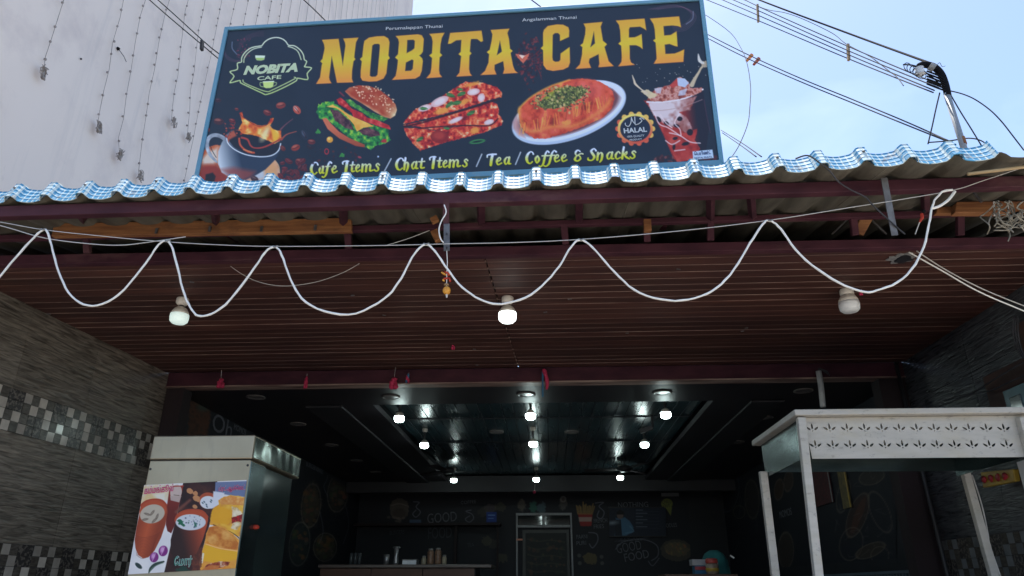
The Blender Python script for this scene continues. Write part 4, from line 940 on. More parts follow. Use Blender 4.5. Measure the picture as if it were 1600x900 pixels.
for a, b_, c_, d_, e_ in ((395, 535, 26, 16, .9), (455, 565, 22, 15, .6), (535, 585, 24, 14, .3), (560, 530, 22, 18, 0), (640, 635, 24, 26, .2), (525, 683, 20, 12, -.2), (605, 725, 30, 14, -.2), (515, 750, 12, 24, .1)): S.ell(950 + a / 5, 80 + b_ / 5, c_ / 5, d_ / 5, (30, 12, 22), e_)
for L_ in ([(365, 490), (400, 570), (470, 600), (560, 660)], [(410, 500), (450, 560), (500, 600)], [(560, 490), (520, 560), (560, 610), (570, 660)], [(480, 640), (560, 660), (640, 710), (720, 720)], [(450, 700), (500, 730), (560, 700)], [(520, 780), (600, 770)]): S.line(cI(L_), [1.8] * len(L_), (240, 215, 220), .85)
S.line(cI([(305,398),(420,398),(600,370),(740,300)]), 2.6, (235, 222, 228)); S.line(cI([(335,468),(460,460),(600,430),(735,380)]), 1.2, (190, 150, 150), .7); S.line(cI([(750,380),(770,500),(800,640)]), 1, (110, 60, 80), .6)
S.poly(cI([(300,390),(330,340),(370,290),(430,280),(500,260),(560,200),(630,240),(640,290),(735,285),(735,310),(690,340),(560,372),(420,395)]), mottled([(120, 45, 38), (180, 90, 70), (215, 160, 150), (160, 60, 45)], 6, 71), rag=1.2, seed=71)
S.poly(cI([(540,210),(600,215),(632,250),(600,285),(545,270)]), (190, 205, 235), .95); S.poly(cI([(360,295),(420,282),(412,330),(380,330)]), (205, 205, 225), .8); S.poly(cI([(560,310),(620,292),(600,345),(545,350)]), (200, 205, 230), .8); S.poly(cI([(480,270),(540,210),(545,270),(500,290)]), (195, 60, 50), .9)
S.poly(cI([(255,310),(300,300),(390,345),(330,375),(300,350)]), (222, 200, 160), .95, rag=1.5, seed=8); S.line(cI([(190,190),(205,235),(215,260),(260,300),(300,330)]), [1.2, 3, 3.4, 2, 4], (215, 195, 170)); S.line(cI([(655,265),(680,215),(710,165),(730,130),(770,95)]), [7, 5, 3.5, 3, 4], (200, 180, 150)); S.ell(1101, 101, 5, 5.5, (185, 165, 140), rag=2, seed=2); S.line(cI([(705,25),(715,75),(745,95)]), [1.5, 5, 3], (215, 210, 205))
S.dots(26, (985, 95, 1105, 130), (.4, .8), [(200, 190, 180)], 91, .8); S.dots(22, (1022, 245, 1055, 256), (1, 2.6), [(90, 40, 45), (130, 70, 66), (60, 26, 32)], 92, .9, 1.8); S.dots(14, (1095, 240, 1120, 250), (1, 2.4), [(90, 40, 45)], 93, .9, 1.8)
S.poly([(1082, 237), (1113, 234), (1115, 247), (1083, 250)], (205, 222, 245)); 
M_sign = print_mat('sign_print', .30, 1.25, .6)
pf = S.build('printed_face', M_sign, sign); pf.location = (0, -.002, 0)
# lettering on the print
def sgn(body, x0, y0, x1, y1, m=M_wht, tall=None, **k):
    return lettering(body, aY(x0, y0, SY), aY(x1, y1, SY), 1, m, sign, (0, -1, 0), tall=tall, lift=.003, thick=.0003, **k)
px2m = 4.1 / FPX
sgn('Perumalappan Thunai', 603, 47.5, 691.5, 43.5, tall=6.6 * px2m); sgn('Angalamman Thunai', 816, 34, 901, 29.5, tall=6.6 * px2m)
M_mint = mat('mint_print', (.66, .78, .52), None, .5)
sgn('NOBITA', 380.5, 116.5, 465.5, 111.5, M_mint, tall=16 * px2m, bold=.06, shear=.2)
sgn('CAFE', 402, 126, 439.5, 123.5, M_mint, tall=7.6 * px2m, bold=.02)
sgn('HALAL', 975, 208.5, 1011, 206, tall=8.6 * px2m, bold=.03)
sgn('100% QUALITY', 980, 215.5, 1007, 213.5, tall=3.4 * px2m, bold=.01); sgn('PRODUCT', 984, 220.5, 1003, 219, tall=3.0 * px2m, bold=.01)
M_navy = mat('navy_print', (.02, .05, .20), None, .5)
sgn('ெபயிண்ட்', 1085, 243.2, 1111, 241, M_navy, tall=5.5 * px2m, bold=.02); sgn('DIGITAL PRINTS', 1085, 248.6, 1112, 246.5, M_navy, tall=2.6 * px2m)
# the Arabic word, as pen strokes
ab = MB()
for st_ in ([(1006.5, 187), (1003, 184.5), (999.5, 185.5), (1003, 188.5), (998.5, 193), (994.5, 194.5)], [(994.5, 194.5), (992.5, 194), (991.8, 182.5)], [(992.6, 194), (989, 190), (986.5, 184)], [(986.6, 183.2), (985.6, 192), (982, 197.5), (977.5, 195.5), (977, 192)]):
    ab.tube(smooth_path([aY(x, y, SY - .006) for x, y in st_], 4), .0028, 5)
ab.tube([aY(992, 179.4, SY - .006), aY(992.8, 179.4, SY - .006)], .0045, 6)
ab.build('lettering', M_wht, sign)

# ================================================================== CABLES ON THE PORCH
CY = 2.60
loop = [(-60, 505), (0, 432), (40, 385), (68, 359), (78, 375), (92, 425), (112, 463), (145, 478), (185, 461), (228, 411), (248, 382), (262, 377), (272, 396), (286, 452), (300, 485), (318, 494), (352, 476), (398, 418), (415, 393), (430, 386), (440, 398), (458, 445), (485, 477), (545, 492), (600, 467), (626, 436), (648, 396), (666, 382), (684, 398), (715, 442), (750, 468), (785, 475), (830, 460), (868, 424), (893, 385), (908, 375), (925, 386), (960, 425), (1000, 458), (1055, 470), (1105, 459), (1140, 430), (1172, 380), (1192, 350), (1203, 345), (1220, 358), (1250, 398), (1300, 436), (1345, 455), (1370, 454), (1410, 436), (1440, 395), (1452, 350), (1458, 318), (1472, 300), (1488, 297)]
cb = MB(); P_ = smooth_path(pxwire(loop, CY), 5)
rq = random.Random(4); P_ = [p + Vector((rq.uniform(-.0012, .0012), 0, rq.uniform(-.0012, .0012))) for p in P_]
cb.tube(P_, [.0043 + rq.uniform(-.0005, .0006) for _ in P_], 8)
lt = thing('light_cable', aY(800, 470, CY), 'thick white cable looping in waves along the front of the porch', 'cable')
o = cb.build('white_rope', M_whitecable, lt, smooth=True)
for x, y in ((68, 359), (262, 377), (430, 386), (666, 382), (908, 375), (1203, 345)):
    p = aY(x, y, CY); MB().tube([p + Vector((-.012, 0, .004)), p + Vector((0, -.004, -.002)), p + Vector((.012, 0, .004))], .004, 5).build('tie', M_greyplastic, lt)
tail = [(1488, 299), (1478, 320), (1460, 325 + 4), (1445, 328)]
wire('cable_tail', pxwire([(1492, 299), (1482, 312), (1468, 322), (1455, 326)], CY + .01), .006, M_whitecable, lt)
def wthing(name, px, Y, r, m, label, cat='wire', Ys=None, k=6):
    pts = [aY(x, y, (Ys[i] if Ys else Y)) for i, (x, y) in enumerate(px)]
    return tag(wire(name, pts, r, m, None, k), label, cat)
wthing('guy_wire', [(-40, 343), (0, 347), (68, 359), (150, 368), (235, 376), (330, 382), (430, 385), (600, 383.5), (700, 381), (800, 379), (908, 374), (1060, 361), (1203, 344), (1330, 324), (1400, 313), (1490, 297), (1540, 281), (1640, 248)], 2.615, .0017, M_thread, 'thin pale wire stretched across the whole porch carrying the white cable')
wthing('guy_wire', [(-30, 345), (10, 355), (70, 372), (140, 381), (190, 383), (235, 378), (290, 370)], 2.63, .0021, M_thread, 'thin white wire sagging below the left end of the wooden plank')
wthing('drooping_wire', [(355, 412), (376, 427), (400, 439), (430, 446), (460, 446), (500, 439), (540, 424), (572, 405)], 3.25, .0016, M_thread, 'thin wire drooping under the ceiling left of centre')
wthing('drooping_wire', [(694, 320), (697, 332), (690, 345), (686, 358), (688, 372), (693, 379)], 2.59, .0028, M_whitecable, 'short curly white wire beside the hanger strap')
wthing('slack_wire', [(602, 384), (640, 372), (671, 360)], 2.9, .0016, M_thread, 'thin wire running from the strap down left to the maroon beam')
wthing('eave_wire', [(1243, 248), (1262, 243), (1280, 254), (1297, 268), (1310, 284), (1330, 297), (1352, 308), (1364, 321), (1390, 345), (1414, 366)], 2.5, .0032, M_greywire, 'grey wire coming over the blue eave and down across the truss', Ys=[2.36, 2.35, 2.38, 2.45, 2.5, 2.55, 2.58, 2.6, 2.62, 2.64])
wthing('house_wire', [(1420, 394), (1470, 422), (1530, 456), (1600, 486), (1680, 520)], 3.2, .0036, M_whitecable, 'upper of two white wires running from the ceiling hole to the right wall', Ys=[3.2, 3.22, 3.25, 3.3, 3.35])
wthing('house_wire', [(1432, 392), (1475, 420), (1532, 450), (1600, 478), (1680, 508)], 3.2, .0030, M_thread, 'thinner of two wires running from the ceiling hole to the right wall', Ys=[3.2, 3.23, 3.27, 3.33, 3.4])
wthing('bamboo_rod', [(1512, 272), (1560, 266), (1660, 253)], 2.5, .007, mat('dry_bamboo', (.42, .30, .16), None, .6), 'thin tan rod along the far right end of the eave', 'rod', k=0)
p = aY(1448, 333, 2.7); t = thing('pull_tag', p, 'small red tag on a pale stick hanging from the right of the truss', 'tag')
MB().tube([aY(1440, 334, 2.7), aY(1441, 340, 2.7), aY(1437, 347, 2.7)], [.006, .007, .004], 8).build('tag_head', M_red, t); MB().tube([aY(1437, 347, 2.7), aY(1430, 366, 2.72)], .0022, 5).build('tag_stick', M_thread, t)
MB().blob(aY(1443, 330, 2.7), .008, 3, 8).build('tag_knot', M_blackwire, t)
# wire tangle at the right end
t = thing('wire_tangle', aY(1565, 345, 2.7), 'tangle of pale electric wires hanging at the right end of the truss', 'wires')
rr = random.Random(11); q = MB()
for k in range(13):
    x0 = 1545 + rr.uniform(0, 55); P = [(x0, 314 + rr.uniform(-2, 4))]
    for j in range(5): P.append((P[-1][0] + rr.uniform(-12, 15), P[-1][1] + rr.uniform(2, 15)))
    pts = [aY(x, y, 2.7 + rr.uniform(-.04, .06)) for x, y in P]; q.tube(smooth_path(pts, 4), .0028, 5)
for k in range(7):
    y0 = 340 + rr.uniform(-6, 20); pts = [aY(1555 + j * 14 + rr.uniform(-4, 4), y0 + rr.uniform(-9, 9) - j * 1.5, 2.72) for j in range(6)]; q.tube(smooth_path(pts, 4), .0028, 5)
o = q.build('pale_wires', mat('aged_wire', (.36, .33, .27), (.22, .2, .17), .7, scale=(30, 30, 30)), t, smooth=True); o['kind'] = 'stuff'
q = MB()
for k in range(5):
    pts = [aY(1575 + j * 12, 335 - j * 3 + k * 4 + rr.uniform(-3, 3), 2.75) for j in range(5)]; q.tube(smooth_path(pts, 4), .006, 6)
o = q.build('dark_wires', M_blackwire, t, smooth=True); o['kind'] = 'stuff'
for x, y in ((1553, 317), (1560, 316), (1575, 317)):
    MB().tube([aY(x, y - 2, 2.93), aY(x + 1, y + 20, 2.93)], .004, 5).build('plank_tie', M_whitecable, t)

# ------------------------------------------------------------------ charms and buds
t = thing('lucky_charm', aY(698, 450, 2.64), 'hanging charm of a dried lemon with red chillies on a white string', 'charm')
MB().tube([aY(698, 391, 2.636), aY(699, 410, 2.64), aY(698, 430, 2.64), aY(698, 458, 2.64)], .0018, 5).build('string', M_whitecable, t)
rr = random.Random(2)
for k, (x, y) in enumerate([(694, 428), (698, 426), (702, 429), (693, 438), (703, 438), (698, 435)]):
    c = aY(x, y, 2.64); d = Vector((rr.uniform(-.02, .02), rr.uniform(-.01, .01), rr.uniform(-.012, .02)))
    MB().tube([c - d * .6, c, c + d * .8], [.0035, .005, .0012], 6).build('chilli', M_red if k % 3 else M_orange, t, smooth=True)
MB().blob(aY(698, 454, 2.64), .0165, 4, 14, .04, (1, 1, 1.08)).build('lemon', M_orange, t, smooth=True)
MB().blob(aY(697, 445, 2.64), .010, 5, 10, .25, (1, 1, .6)).build('dried_slice', mat('dried_tan', (.32, .22, .12), None, .8), t)
MB().tube([aY(698, 460, 2.64), aY(698, 465, 2.64)], [.005, .003], 6).build('knot', M_thread, t)
def bud(x, y, Yd, r, label, blue=False, long_=1.0, top=None, col=M_pink):
    c = aY(x, y, Yd); t = thing('cloth_bud', c, label, 'cloth bud', 'coloured cloth buds on threads under the ceiling')
    for k in range(6):
        a = k * 1.05; d = Vector((math.cos(a), math.sin(a), 0)) * r * .45
        MB().blob(c + d + Vector((0, 0, (k % 3 - 1) * r * .7 * long_)), r * .62, k + int(x), 8, .22, (1, 1, 1.0 * long_)).build('petal', M_bluecloth if blue and k % 2 else col, t, smooth=True)
    if top: MB().tube([aY(top[0], top[1], Yd), c], .0014, 4).build('thread', M_thread, t)
bud(345, 599, 5.08, .028, 'pink bud on a thread, leftmost of those along the maroon beam', top=(346, 578)); bud(615, 599, 5.08, .034, 'bright pink bud on a thread left of the middle of the beam', top=(619, 566))
bud(478, 598, 5.09, .016, 'thin pink twist hanging at the maroon beam between two round buds', long_=2.2, top=(480, 584)); bud(708, 540, 4.6, .013, 'tiny pink bud hanging below the dark ceiling joint', long_=1.8, top=(709, 530))
bud(637, 591, 5.09, .017, 'blue and pink twist beside the bright pink bud', True, 1.6, (639, 582)); bud(1345, 458, 3.6, .010, 'tiny dark pink bud right of the unlit bulb', top=(1346, 452))
t = thing('cloth_streamer', aY(852, 595, 5.1), 'long pink and blue cloth streamer hanging over the middle of the beam', 'streamer')
wire('pink_strip', pxwire([(849, 577), (852, 584), (855, 597), (854, 609)], 5.1), [.011, .013, .015, .018, .018, .017, .016, .014, .015, .015, .016, .016, .015, .014, .013, .012, .011, .009, .006], M_pink, t)
wire('blue_strip', pxwire([(848, 580), (848, 600), (848, 620)], 5.11), .007, M_bluecloth, t)
t = thing('short_thread', aY(835, 765, 9.5), 'pink bead on a thread below the rear middle bulb', 'charm')
MB().blob(aY(835, 769, 9.6), .022, 3, 8, .1).build('bead', M_pink, t); MB().tube([aY(835, 769, 9.6), aY(836, 757, 9.6)], .004, 4).build('thread', M_thread, t)
t = thing('pipe_stub', aZ(1284, 578, SZ), 'short white pipe with taped wires hanging from the beam above the cart', 'pipe')
wire('pipe', [aY(1279, 580, 5.1), aY(1283, 605, 5.1), aY(1286, 636, 5.1)], .020, mat('pvc_white', (.60, .62, .62), (.45, .47, .48), .5, scale=(9, 9, 9)), t, k=4, n=12)
q = MB()
for k in range(5): q.tube(smooth_path([aY(1279, 580, 5.1), aY(1279 + k * 3, 575 + k, 5.1), aY(1284 + k * 3, 579 + k * 2, 5.1)], 4), .004, 4)
q.build('wire_ends', M_greywire, t)

# ------------------------------------------------------------------ service pole and overhead wires
pole = thing('service_mast', (aY(1505, 225, 4.0).x, 4.0, roofz(2, 4)), 'slim grey service mast with a bent taped top standing on the roof', 'mast')
b0 = aY(1505, 228, 4.0); b1 = aY(1479, 146, 4.0); dirn = (b0 - b1).normalized()
root = b0 + dirn * ((b0.z - roofz(b0.x, 4.0)) / -dirn.z)
MB().tube([root, b0, b1], .020, 12).build('pipe', M_conduit, pole, smooth=True)
MB().tube([aY(1502, 215, 4.0), aY(1505.5, 226, 4.0)], .0215, 12).build('tan_band', M_wood, pole, smooth=True)
wire('taped_bend', pxwire([(1481, 150), (1477, 132), (1470, 115), (1458, 104), (1443, 101), (1436, 104)], 4.0), .023, M_blackwire, pole, n=12)
MB().tube([aY(1452, 103, 3.97), aY(1460, 107, 3.97)], .026, 10).build('grey_tape', M_greyplastic, pole)
MB().lathe([(.012, .03), (.03, .022), (.018, .01), (.03, -.004), (.016, -.02), (.03, -.03)], aY(1437, 111, 3.97), 12).build('insulator', M_wht, pole, smooth=True)
hel = []; 
for k in range(60):
    tt = k / 59; hel.append(aY(1417 + tt * 24, 104 + tt * 14, 3.97) + Vector((.028 * math.cos(k * .55), 0, .035 * math.sin(k * .55))))
MB().tube(hel, .003, 4).build('coiled_wire', M_greywire, pole)
q = MB()
for k in range(6):
    q.tube(smooth_path([aY(1478, 142 - k * 3, 3.99), aY(1466, 138 - k * 4, 3.97), aY(1448, 131 - k * 4, 3.98)], 4), .006, 5)
q.tube(smooth_path([aY(1411, 101, 3.98), aY(1430, 103, 3.98), aY(1450, 116, 3.98), aY(1466, 128, 3.98)], 4), .005, 5)
q.tube(smooth_path([aY(1462, 104, 4), aY(1468, 98, 4), aY(1472, 104, 4), aY(1477, 103, 4)], 4), .002, 4)
o = q.build('taped_joints', M_blackwire, pole, smooth=True)
c3 = lambda L: [(1100 + x / 3, y / 3) for x, y in L]
def far(L, n_): return [4.0 + 3.2 * (1 - i / (n_ - 1)) for i in range(n_)]
def over(L, label, r=.0045, m=M_greywire, name='overhead_wire', grp='overhead wires at the right'):
    L = c3(L); o = wthing(name, L, 4, r, m, label, 'wire', Ys=far(L, len(L))); o['group'] = grp; return o
over([(180, -40), (260, 0), (700, 165), (1085, 305)], 'thick black overhead wire, highest of those reaching the mast', .008, M_blackwire)
B_ = [([(110, -45), (250, 28), (670, 215), (1110, 400)], 'uppermost grey wire of the spaced bundle running to the mast'), ([(20, -50), (250, 48), (670, 235), (1100, 412)], 'second grey wire from the top of the spaced bundle'), ([(0, -38), (250, 70), (672, 254), (1080, 424)], 'third grey wire from the top of the spaced bundle'), ([(-60, -30), (250, 95), (676, 275), (1075, 434)], 'lowest grey wire of the spaced bundle running to the mast')]
for L, lb in B_: over(L, lb, .0045)
over([(100, -30), (190, 0), (290, 43), (380, 60), (470, 92), (600, 155), (665, 205), (760, 255), (800, 280), (870, 335), (905, 362), (935, 402)], 'loose grey wire wandering off the bundle and ending in mid air', .0035)
for (x, y0, y1), lb in (((250, 22, 103), 'tan wooden spacer on the overhead bundle nearer the sign'), ((674, 208, 283), 'tan wooden spacer on the overhead bundle nearer the mast')):
    a = c3([(x, y0), (x + 5, y1)]); Yd = 4 + 3.2 * (2 / 3 if x < 400 else 1 / 3); t = tag(MB().bar(aY(*a[0], Yd), aY(*a[1], Yd), .022, .03, (0, 1, 0)).build('wire_spacer', mat('spacer_tan', (.30, .20, .12), (.42, .33, .22), .7, scale=(40, 40, 40)), bevel=.004), lb, 'spacer')
over([(-30, 135), (30, 168), (210, 258), (450, 366), (700, 468), (950, 572), (1150, 662)], 'upper wire of the twin pair passing behind the sign to the eave', .005); over([(-30, 155), (30, 186), (200, 272), (450, 382), (700, 484), (950, 586), (1180, 678)], 'lower wire of the twin pair passing behind the sign to the eave', .005)
for (x, y), lb in (((212, 272), 'orange insulator clip on the twin wires, left one'), ((245, 289), 'dark orange insulator clip on the twin wires, right one')):
    a = c3([(x - 12, y + 14), (x + 12, y - 14)]); tag(MB().tube([aY(*a[0], 6.6), aY(*a[1], 6.6)], [.016, .024], 8).build('insulator_clip', mat('orange_ceramic' if x < 230 else 'rust_ceramic', (.62, .22, .05) if x < 230 else (.36, .08, .04), None, .5)), lb, 'insulator')
over([(-20, 60), (15, 75), (120, 150), (170, 220), (200, 290), (218, 400), (215, 500), (205, 580), (165, 680), (120, 750)], 'thin dark wire looping down beside the right edge of the sign', .0035)
over([(80, 610), (180, 672), (270, 735)], 'upper of two short wires low beside the sign corner', .004); over([(85, 622), (170, 680), (245, 735)], 'lower of two short wires low beside the sign corner', .004)
q_ = 'wires tied to the service mast'
for L, lb in (([(1105, 435), (1085, 520), (1070, 590), (1050, 675)], 'thin stay wire dropping left of the mast'), ([(1145, 425), (1200, 520), (1250, 600), (1305, 690)], 'dark stay wire running down right of the mast'), ([(1150, 425), (1210, 440), (1270, 466), (1340, 515), (1395, 570), (1450, 640), (1500, 705)], 'grey wire arching away from the mast to the right'), ([(1050, 668), (1150, 660), (1240, 648), (1300, 660), (1345, 695)], 'thin wire crossing low behind the foot of the mast')):
    o = wthing('stay_wire', c3(L), 4.02, .0045, M_greywire, lb); o['group'] = q_
for L, lb in (([(225, -8), (260, 23), (318, 72), (347, 96), (420, 150)], 'upper of two dark wires crossing the pale wall towards the sign'), ([(238, -8), (275, 25), (320, 66), (345, 86), (420, 140)], 'lower of two dark wires crossing the pale wall towards the sign'), ([(466, -8), (490, 14), (520, 44)], 'short dark wire crossing the pale wall above the sign'), ([(820, -8), (836, 4), (860, 22)], 'short dark wire against the sky above the sign middle')):
    o = wthing('overhead_wire', L, 4.4, .0045, M_blackwire, lb); o['group'] = 'wires above the left of the sign'
tag(MB().bar(aY(316, 64, 4.38), aY(315, 78, 4.38), .02, .03, (0, 1, 0)).build('wire_spacer', M_greywire), 'small grey clamp joining the two wires on the pale wall', 'clamp')
p = aY(1562, 232, 2.9); tag(MB().blob(p + Vector((.06, .1, -.02)), .035, 3, 10, .35, (1.6, 1, .6)).build('rag_bundle', M_blackwire), 'dark rag lump at the right end of the blue eave', 'rag')

# ================================================================== STEEL CABINET
KY = 3.6
k0 = aY(240, 685, KY); k1 = aY(398, 678, KY); k2 = aY(380, 832, KY)
X0, X1 = -2.045, -1.508; KT = 2.235
cab = thing('food_cabinet', ((X0 + X1) / 2, KY, .45), 'brushed steel food cabinet with a drinks and sandwich poster on its front', 'cabinet')
HB = aY(394, 718, KY).z
MB().box((X0, KY - .002, HB + .004), (X1, KY + .73, KT)).build('hood', M_steel, cab, bevel=.006)
MB().box((X1 - .002, KY + .012, HB + .014), (X1 + .0015, KY + .72, KT - .01)).build('hood_side', M_hood, cab)
MB().box((X0 + .004, KY, .50), (X1 - .004, KY + .20, HB)).build('front_panel', M_steel, cab, bevel=.005)
MB().box((X0 + .01, KY + .202, .50), (X1 - .02, KY + .70, 1.42)).build('base', M_steel, cab, bevel=.005)
MB().box((X0 + .012, KY + .204, 1.43), (X1 - .024, KY + .68, HB - .004)).build('glass_case', M_glassb, cab)
MB().box((X1 - .004, KY + .002, .52), (X1 - .0005, KY + .198, HB - .01)).build('side_cladding', M_steel_side, cab)
for x in (X0 + .05, X1 - .05):
    for y in (KY + .05, KY + .62): MB().tube([(x, y, .45), (x, y, .51)], .02, 8).build('foot', M_ink, cab)
for x, y in ((235, 733), (387, 727)):
    MB().blob(aY(x, y, KY), .0065, 1, 10, 0, (1, .5, 1)).build('rivet', M_ink, cab, smooth=True)
pc = [aY(226, 758, KY), aY(386, 750, KY), aY(368.5, 888, KY), aY(200.5, 897.5, KY)]
pc = [Vector((q.x, KY - .004, q.z)) for q in pc]
T = Art(pc, 330, 290, (232, 230, 232), .45)
cP = cv(6.0, 200, 750)
T.poly([(222, 752), (292, 752), (262, 905), (196, 905)], mottled([(225, 224, 232), (240, 238, 240)], 20, 1)); T.poly(cP([(140,60),(400,60),(380,140),(330,200),(120,230)]), (225, 190, 120), .75, soft=6, rag=4, seed=2); T.poly(cP([(230,130),(360,110),(350,200),(280,190)]), (235, 232, 225), .9, soft=3)
T.poly([(287, 750), (340, 748), (333, 800), (316, 860), (310, 905), (254, 905), (272, 830)], mottled([(34, 18, 22), (58, 26, 30), (80, 44, 36)], 16, 3)); T.poly(cP([(820,20),(1125,10),(1110,160),(1000,150),(880,130),(815,110)]), (110, 125, 165))
T.poly(cP([(815,110),(900,130),(850,200),(780,260),(770,200)]), (222, 226, 240), 1, soft=1)
# rear glass, tall cup
T.poly(cP([(385,100),(420,60),(520,50),(500,140),(470,270),(440,420),(405,500),(370,480),(355,420),(362,260)]), shade((105, 28, 24), (165, 60, 45), lambda x, y: (800 - y) / 50)); T.ell(275, 769, 9, 12, (205, 185, 180), .2); T.poly(cP([(395,150),(500,150),(480,210),(400,190)]), (190, 170, 165)); T.line(cP([(420,60),(520,55)]), 1.6, (170, 60, 45)); T.line(cP([(430,140),(480,145)]), .8, (70, 60, 50)); 
# left clay cup
def clay(x, y): return np.clip((x - 214) / 30 + (y - 800) / 260, 0, 1)
T.poly(cP([(105,330),(120,240),(170,195),(250,178),(320,190),(365,240),(372,300),(350,420),(310,540),(250,660),(190,725),(140,735),(95,700),(70,640),(62,560),(80,440)]), shade((150, 62, 36), (192, 88, 52), lambda x, y: 1 - np.abs(x - 232 + (y - 820) * .25) / 16))
for k in range(15): T.line(cP([(70 + k * .6, 520 + k * 13), (140, 540 + k * 14), (230, 525 + k * 12), (300 - k * 6, 490 + k * 12)]), .8, (120, 46, 28), .55)
T.ell(239, 798, 21.5, 16.5, (186, 80, 48), -.25); T.ell(238, 803, 19.5, 14.5, (196, 184, 168), -.25); T.line(cP([(115,240),(170,197),(250,180),(320,192),(362,235)]), 2.4, (172, 62, 36))
for a, b_, ro in ((160, 370, -.2), (180, 320, .3), (228, 308, -.9), (272, 345, -1.2), (246, 380, -.8)): T.ell(200 + a / 6, 750 + b_ / 6, 5.2, 1.8, (110, 96, 86), ro, .9); T.ell(200 + a / 6, 750 + b_ / 6, 3.4, .9, (160, 146, 130), ro, .8)
# middle cup
T.ell(325, 782, 14.5, 12.5, (176, 80, 52)); T.ell(325, 785, 12.5, 10, (222, 226, 236)); T.poly(cP([(800,105),(905,120),(830,260),(775,270),(795,200)]), (222, 226, 240), 1, soft=1)
for a, b_ in ((700, 215), (715, 205), (735, 230), (782, 190), (776, 205), (740, 250)): T.ell(200 + a / 6, 750 + b_ / 6, 1.8, 1, (60, 90, 110), .8, .9)
T.poly(cP([(440,410),(445,350),(490,300),(560,278),(650,275),(720,300),(752,350),(740,430),(700,560),(640,700),(560,735),(470,735),(400,690),(400,560)]), shade((48, 24, 26), (176, 74, 46), lambda x, y: np.clip((x - 282) / 36 + (845 - y) / 150 - .05, 0, 1)))
T.ell(299, 812, 26, 16, (184, 78, 48)); T.ell(298, 816, 23.5, 12.5, (214, 218, 228)); T.line(cP([(443,380),(470,320),(540,285),(620,277),(700,292),(748,345)]), 2.2, (180, 72, 44))
T.poly(cP([(460,380),(490,365),(520,385),(510,410),(545,430),(520,438),(480,415)]), (20, 100, 70), .95, rag=1.5, seed=4); T.poly(cP([(620,395),(650,400),(640,440),(615,445)]), (30, 110, 85), .9, rag=1.2, seed=5)
T.dots(26, (288, 806, 318, 824), (.5, 1.3), [(130, 140, 170), (80, 90, 120), (60, 110, 90)], 6, .8)
for a, b_, r in ((580, 105, 5), (632, 125, 4), (640, 170, 5.5), (628, 250, 4), (660, 190, 3)): T.ell(200 + a / 6, 750 + b_ / 6, r, r * .85, (200, 140, 95), .4, rag=.8, seed=a)
T.line(cP([(450,300),(520,240),(580,190)]), [4, 5, 4], (120, 70, 60), .9, soft=1.5)
# onions, chilli, leaf
for a, b_, r in ((245, 725, 8), (330, 665, 8.4)): T.ell(200 + a / 6, 750 + b_ / 6, r * .85, r, (130, 40, 130), .3); T.ell(200 + a / 6 - 1.5, 750 + b_ / 6 - 2, r * .35, r * .6, (214, 160, 215), .3, soft=1.4); T.line([(200 + a / 6 - 3, 750 + b_ / 6 + 6), (200 + a / 6 + 2, 750 + b_ / 6 - 6)], .7, (235, 210, 235), .8)
T.line(cP([(195,870),(215,830),(260,790),(335,765)]), [1.5, 5, 5, 2.5], (44, 66, 60)); T.line(cP([(205,862),(225,830),(270,800),(330,778)]), 1, (140, 160, 150), .8); T.ell(216.5, 884, 6.5, 3.2, (38, 60, 62), .7)
# sandwiches
T.poly(cP([(845,190),(890,160),(960,142),(1050,150),(1110,170),(1100,300),(1090,420),(1070,540),(1010,520),(900,470),(820,430),(765,420),(775,360),(785,300),(800,260),(850,230)]), mottled([(215, 140, 60), (236, 178, 60), (244, 196, 80), (225, 150, 50)], 14, 5), rag=.8, seed=7)
T.poly(cP([(790,280),(850,240),(960,280),(985,350),(940,420),(800,400),(770,360)]), (236, 170, 34), .9, soft=1.5); T.poly(cP([(850,190),(960,145),(1100,175),(1090,240),(960,230),(870,230)]), mottled([(232, 178, 110), (220, 140, 70), (240, 200, 130)], 6, 3), .9, rag=.6)
T.poly(cP([(975,250),(1030,260),(1080,320),(1070,410),(1020,470),(965,450),(990,390),(975,330)]), mottled([(245, 235, 210), (230, 210, 170), (190, 150, 90)], 5, 8), rag=1.2, seed=2); T.poly(cP([(970,350),(1080,320),(1075,400),(1030,390),(975,405)]), mottled([(190, 30, 30), (120, 20, 24), (220, 90, 70)], 4, 4), rag=1, seed=3)
T.line(cP([(800,420),(900,460),(1000,510),(1055,560)]), 1.4, (50, 26, 22), .9)
T.poly(cP([(735,500),(765,440),(830,425),(900,450),(980,500),(1040,560),(1050,640),(1040,700),(1035,760),(1020,850),(830,870),(680,850),(665,780),(690,680),(715,600)]), mottled([(224, 130, 46), (238, 170, 70), (230, 150, 60)], 14, 9), rag=.6, seed=6)
T.poly(cP([(760,445),(830,430),(900,455),(990,520),(1035,590),(1040,660),(960,650),(860,630),(760,590),(735,530)]), mottled([(196, 110, 40), (222, 150, 70), (236, 180, 100)], 8, 10), rag=.5); T.poly(cP([(720,600),(860,650),(1040,670),(1040,740),(930,760),(800,770),(700,760),(680,800),(670,770),(700,680)]), (240, 182, 40), .95, soft=1.2); T.line(cP([(730,600),(860,640),(1040,668)]), 1.6, (250, 200, 130), .9)
T.poly(cP([(665,780),(700,680),(715,690),(700,780)]), (240, 235, 225), .9); T.poly(cP([(740,790),(880,760),(960,770),(940,800),(840,830),(700,850)]), mottled([(120, 40, 30), (170, 80, 50), (236, 220, 190)], 5, 12), rag=1, seed=5); T.poly(cP([(680,850),(760,800),(860,800),(830,870)]), (206, 120, 60), .9)
T.poly(cP([(590,750),(660,660),(700,620),(680,850),(600,850)]), mottled([(80, 36, 30), (120, 60, 44)], 3, 8), .8, rag=2); T.poly(cP([(520,800),(600,860),(590,880),(480,870),(440,840)]), (20, 70, 60), .8, rag=2, seed=8)
